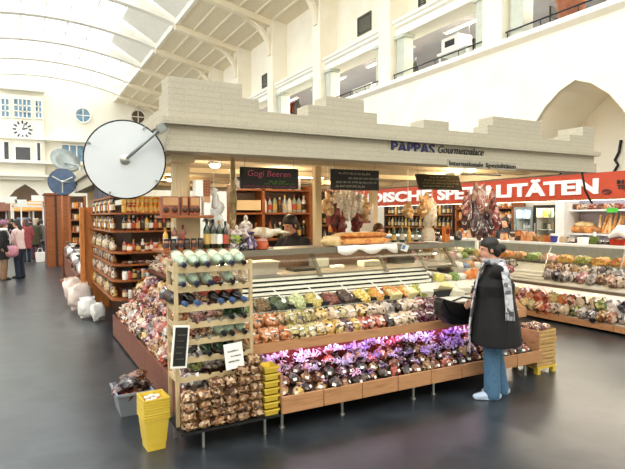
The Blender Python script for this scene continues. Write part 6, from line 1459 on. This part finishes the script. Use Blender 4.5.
# one end over the left shoulder and down the back-left side, the other hanging in front
obj('scarf_end', MB().strip([up(V(-.08,-.02,1.47)), up(V(-.17,-.05,1.455)), up(V(-.275,-.07,1.36)), up(V(-.315,-.08,1.22)), up(V(-.325,-.085,1.08)), V(-.33,-.085,.98)], .07, (-1,-.1,.1), .014), m_scarf, wt)
obj('scarf_end', MB().strip([up(V(-.05,.09,1.45)), up(V(-.09,.155,1.36)), up(V(-.1,.2,1.2)), V(-.1,.25,1.0), V(-.1,.27,.8), V(-.1,.275,.66)], .09, (.3,1,.1), .014), m_scarf, wt)
mb = MB()
for k in range(7): mb.tube([V(-.33,-.125+.013*k,.985), V(-.335,-.13+.014*k,.89)], .004, 4)
for k in range(7): mb.tube([V(-.145+.014*k,.275,.67), V(-.148+.015*k,.28,.5)], .004, 4)
obj('scarf_fringe', mb, m_scarf, [k for k in wt.children if k.name.startswith('scarf_end')][-1])
# handbag
m_bag = mat('black_leather', ['131214','1e1c1f'], .35, scale=30., coat=.2)
a = PY(436, 308, 4.06); b = PY(476, 308, 4.06)
bz0 = PY(456, 324, 4.06).z; bz1 = PY(456, 296, 4.06).z
t = thing('handbag', 'big slouchy black handbag held against the counter by the woman', 'bag', ((a.x+b.x)/2, 4.05, bz0), (0,0,0))
w = b.x-a.x; hh = bz1-bz0
obj('bag_body', soften(remesh(MB().prism([(w*(u-.5), hh*v) for u, v in ((0,.88),(.07,1.02),(.2,.93),(.45,.8),(1.0,.72),(1.02,.3),(.92,.03),(.6,-.02),(.25,.05),(.04,.4))], -.06, .06, 'y'), .012, 6, 'bag_body'), 1.2), m_bag, t)
obj('flap', MB().prism([(-w*.46,hh*.97),(-w*.1,hh*.8),(w*.46,hh*.7),(w*.4,hh*.35),(0,hh*.3),(-w*.3,hh*.5)], -.075, -.058, 'y'), m_bag, t, bevel=.003)
hwl = Vector((hw.x-(a.x+b.x)/2, hw.y-4.05, hw.z-bz0))
obj('strap', MB().tube([(-w*.2,0,hh*.8), (w*.1,-.02,hh*.95), tuple(hwl*.85+Vector((0,0,hh*.1))), tuple(hwl+Vector((.0,0,-.02))), (w*.45,0,hh*.68)], .01, 8), m_bag, t, True)
# staff at the counter
m_apron = mat('dark_shirt', ['16161a','202026'], .8); m_whitecoat = mat('white_coat_cloth', ['e4e2dc','efede8'], .8)
p = PY(291, 221, 6.1)
person('man in a black top bending over a plate behind the counter', (p.x+.17, 6.3, 0), math.radians(118), 1.8, SKIN[0], .13, -.15, .3, L=((.24,.12,1.14),(.06,.32,1.12)), Rr=((.24,.12,1.14),(.05,.34,1.1)), top=m_apron, top_hem=.9, legs=m_apron, shoes=m_dark, hair=m_hairb, vox=.011, sleeve=.8)
t = thing('white_plate', 'white plate held by the bending man behind the counter', 'plate', PY(284, 233.5, 5.98), (.1,0,0)); obj('plate', MB().lathe([(.05,0),(.09,.012),(.1,.018),(.09,.018),(.04,.006)], 20), m_bowl, t, True); o = obj('food', HEAPS[0], SF[1], t, loc=(0,0,.012), scale=(.1,.1,.05)); o['kind'] = 'stuff'
p = PY(378, 222, 6.4)
person('brown haired woman half hidden behind the loaves on the counter', (p.x, 6.4, 0), math.radians(165), 1.66, SKIN[0], .0, .1, .05, top=m_whitecoat, legs=m_apron, shoes=m_dark, hair=m_hairbr, hair_len=.12)
p = PY(323, 222, 6.9); m_check = mat('checked_cloth', ['e4e2dc','4a4a50','f0eee8','8a8a90'], .8, scale=22., kind='vor')
person('person with an orange cap and checked scarf left of the loaves', (p.x-.02, 6.55, 0), math.radians(200), 1.64, SKIN[1], .0, 0, .0, top=m_check, legs=m_apron, shoes=m_dark, hair=m_hairb, hat=mat('orange_cap', ['b8742c','c4843c'], .7))
p = PX(506, 228, 9.5)
person('dark haired person in a white collar behind the red stall counter', (9.5, p.y, 0), math.radians(100), 1.72, SKIN[0], .0, .0, .1, top=m_apron, legs=m_apron, shoes=m_dark, hair=m_hairb, hair_len=.1)
# shoppers far down the aisle
def far(px, py, z=0): return PZ(px, py, 0)
m_olive = mat('olive_coat', ['3c3a28','4a4834'], .85); m_pinkw = mat('pale_pink_coat', ['d8b8b4','e4ccc8'], .85); m_redcoat = mat('dull_red_coat', ['8c3c40','a04c50'], .85); m_nav = mat('navy_trousers', ['1e2836','283446'], .85); m_tanleg = mat('tan_boots', ['7c5c44','8c6a50'], .7); m_greyc = mat('grey_coat', ['5c5c62','6c6c74'], .85); m_purplecap = mat('mauve_cap', ['8c5c74','9c6c84'], .8)
sh_k = m_dark
t, J2 = person('far shopper in a dark coat with mauve cap, white scarf and pink bag', far(4, 280), math.radians(-80), 1.68, None, 0, 0, .1, L=((.24,.0,1.12),(.1,.2,1.1)), top=m_coat, top_hem=.62, legs=m_tanleg, shoes=sh_k, hat=m_purplecap, hair=m_hairbr, vox=.014)
V2, u2 = J2['V'], J2['up']; g = MB().tube([u2(V2(.085*math.cos(a), .09*math.sin(a), 1.46)) for a in [2*PI*k/12 for k in range(13)]], .045, 8); obj('scarf', g, m_white, t, True)
obj('scarf_end', MB().strip([u2(V2(0,.1,1.44)), u2(V2(.02,.17,1.3)), u2(V2(.02,.18,1.05))], .1, (0,1,0), .02), m_white, t)
p = far(11, 279); t = thing('shoulder_bag', 'round pink shoulder bag carried by the far shopper in the mauve cap', 'bag', (p.x+.02, p.y-.28, .82)); obj('bag_body', MB().ell((0,0,0), (.2,.09,.17), 16, 10, .75), mat('pink_leather', ['b87888','c88a98'], .5), t, True); obj('strap', MB().tube([(-.17,0,.08),(-.1,.12,.45),(0,.2,.62),(.1,.12,.45),(.17,0,.08)], .014, 6), mat('pink_leather', 'b87888'), t, True)
person('far shopper in a pale pink jacket and dark jeans, facing left', far(20, 278), math.radians(60), 1.72, None, .05, 0, .1, L=((.22,.1,1.12),(.1,.34,1.12)), Rr=((.22,.1,1.1),(.1,.3,1.05)), top=m_pinkw, top_hem=.86, legs=m_nav, shoes=sh_k, hair=m_hairb, hair_len=.15, vox=.014)
person('far shopper in a dull red coat behind the pink jacketed one', far(27, 262), math.radians(20), 1.7, None, 0, 0, 0, top=m_redcoat, top_hem=.55, legs=m_nav, shoes=sh_k, hair=m_hairbr, hair_len=.12, vox=.016)
person('far shopper in an olive coat with fair hair, seen from behind', far(36, 259.5), math.radians(-10), 1.72, None, 0, 0, 0, top=m_olive, top_hem=.62, legs=mat('wine_trousers', ['4a2a34','583440'], .8), shoes=sh_k, hair=m_hairg, hair_len=.08, vox=.016)
person('far shopper in a grey coat close to the brown cabinet', far(42, 256), math.radians(10), 1.68, None, 0, 0, 0, top=m_greyc, top_hem=.7, legs=m_nav, shoes=sh_k, hair=m_hairb, vox=.018)
for k, (px, py, m, hr, lab) in enumerate([(13, 250, m_coat, m_hairb, 'distant shopper in black between the mauve cap and the pink jacket'), (31, 247, m_nav, m_hairbr, 'distant shopper in navy beyond the olive coat'), (2, 252, m_greyc, m_hairb, 'distant shopper in grey cut by the left edge'), (24, 244, m_redcoat, m_hairg, 'distant shopper in red far down the aisle'), (38, 246, m_coat, m_hairg, 'distant shopper in black far beyond the olive coat'), (8, 246, m_olive, m_hairbr, 'distant shopper in olive far down the aisle at the left')]):
    person(lab, far(px, py), math.radians(40*k), 1.7, None, 0, 0, 0, top=m, top_hem=.7, legs=m_nav, shoes=sh_k, hair=hr, vox=.022, stride=.3)
p = far(40.5, 262); t = thing('carrier_bag', 'white carrier bag standing by the far olive-coated shopper', 'bag', (p.x, p.y, 0)); obj('bag_body', MB().taper(.3,.16,.38,.12,0,.4), m_white, t, bevel=.02); obj('handle', MB().tube([(-.1,0,.4),(-.06,0,.55),(.06,0,.55),(.1,0,.4)], .012, 6), m_white, t)
# far stalls under the archway
m_oran = mat('orange_awning', ['c8823c','d89850'], .7, scale=4.); 
def kiosk(px0, px1, y, lab, m, sign=None):
    a = PY(px0, 225, y); b = PY(px1, 225, y); w = b.x-a.x
    t = thing('market_kiosk', lab, 'kiosk', (a.x, y, 0)); obj('counter', MB().box(0,w,0,1,0,1.05), m_wood, t); obj('awning', MB().prism([(-.5,2.2),(1.2,2.9),(1.2,2.98),(-.5,2.28)], -.1, w+.1, 'x'), m, t)
    for x in (.05, w-.15): obj('post', MB().box(x,x+.1,0,.1,1.05,2.45), m_white, t)
    obj('backboard', MB().box(0,w,1.1,1.15,0,2.8), m_dwood, t)
    if sign: obj('sign_board', MB().box(0,w,-.1,-.02,2.9,3.3), sign, t)
kiosk(12, 31, 44, 'far kiosk with orange awning under the dark archway, middle one', m_oran, None)
kiosk(32, 45, 42, 'far kiosk with orange awning beside the tall brown cabinet', m_oran, m_white)
kiosk(-8, 8, 46, 'far kiosk with brown front at the left edge', m_redwood, m_white)
for k in range(9):
    p = PY(17+k*1.7, 215, 43.8); t = thing('blue_crate', 'bright blue crate on the far kiosk under the archway, %s' % nth(k, 9), 'crate', (p.x, 43.4, 1.05+.35*(k % 2)), group='blue crates on the far kiosk'); obj('crate', MB().box(-.1,.1,-.15,.15,0,.32), mat('blue_crate_plastic', ['2c64a8','4c88c8'], .5), t)
    obj('rim', MB().box(-.11,.11,-.16,.16,.32,.345), m_white, t)
for k, (px, py) in enumerate([(11, 200), (21, 203), (47, 194)]):
    p = PY(px, py, 40); t = thing('hanging_sign', 'white hanging sign board far down the hall, %s' % nth(k, 3), 'sign', (p.x, 40, p.z), group='white far signs'); obj('board', MB().box(-.33,.33,-.03,.03,-.22,.22), m_white, t)
    obj('post', MB().box(-.04,.04,-.02,.06,-p.z,-.22), m_white, t)
o = thing('roof_frame', 'white horizontal frame of a far stall under the archway', 'frame', (PY(12,205,41).x, 41, 0)); w = PY(44,205,41).x-PY(12,205,41).x
z1 = PY(25,202,41).z; z2 = PY(25,205,41).z; obj('beam', MB().box(0,w,0,.1,z1-.12,z1).box(0,w,0,.1,z2-.15,z2-.03), m_white, o)
for x in (0, w-.1): obj('post', MB().box(x,x+.1,0,.1,0,z1), m_white, o)

# ============================================================ LIGHT
W = bpy.data.worlds.new('hall_daylight'); scn.world = W; W.use_nodes = True; N = W.node_tree.nodes; L = W.node_tree.links
bg = N['Background']; tcw = N.new('ShaderNodeTexCoord'); sep = N.new('ShaderNodeSeparateXYZ'); L.new(tcw.outputs['Generated'], sep.inputs[0])
rp = N.new('ShaderNodeValToRGB'); L.new(sep.outputs['Z'], rp.inputs['Fac']); rp.color_ramp.elements[0].color = c('e4e6ea'); rp.color_ramp.elements[1].color = c('fffdf6'); rp.color_ramp.elements[0].position = 0; rp.color_ramp.elements[1].position = .6
L.new(rp.outputs['Color'], bg.inputs['Color']); bg.inputs['Strength'].default_value = 2.9
# warm light inside the stall
scn.view_settings.view_transform = 'Standard'; scn.view_settings.look = 'None'; scn.view_settings.gamma = 1; scn.view_settings.use_curve_mapping = False
scn.view_settings.exposure = .3
scn.cycles.use_denoising = True
scn.cycles.max_bounces = 8; scn.cycles.diffuse_bounces = 4; scn.cycles.glossy_bounces = 3; scn.cycles.transparent_max_bounces = 12; scn.cycles.transmission_bounces = 4
scn.cycles.sample_clamp_indirect = 6
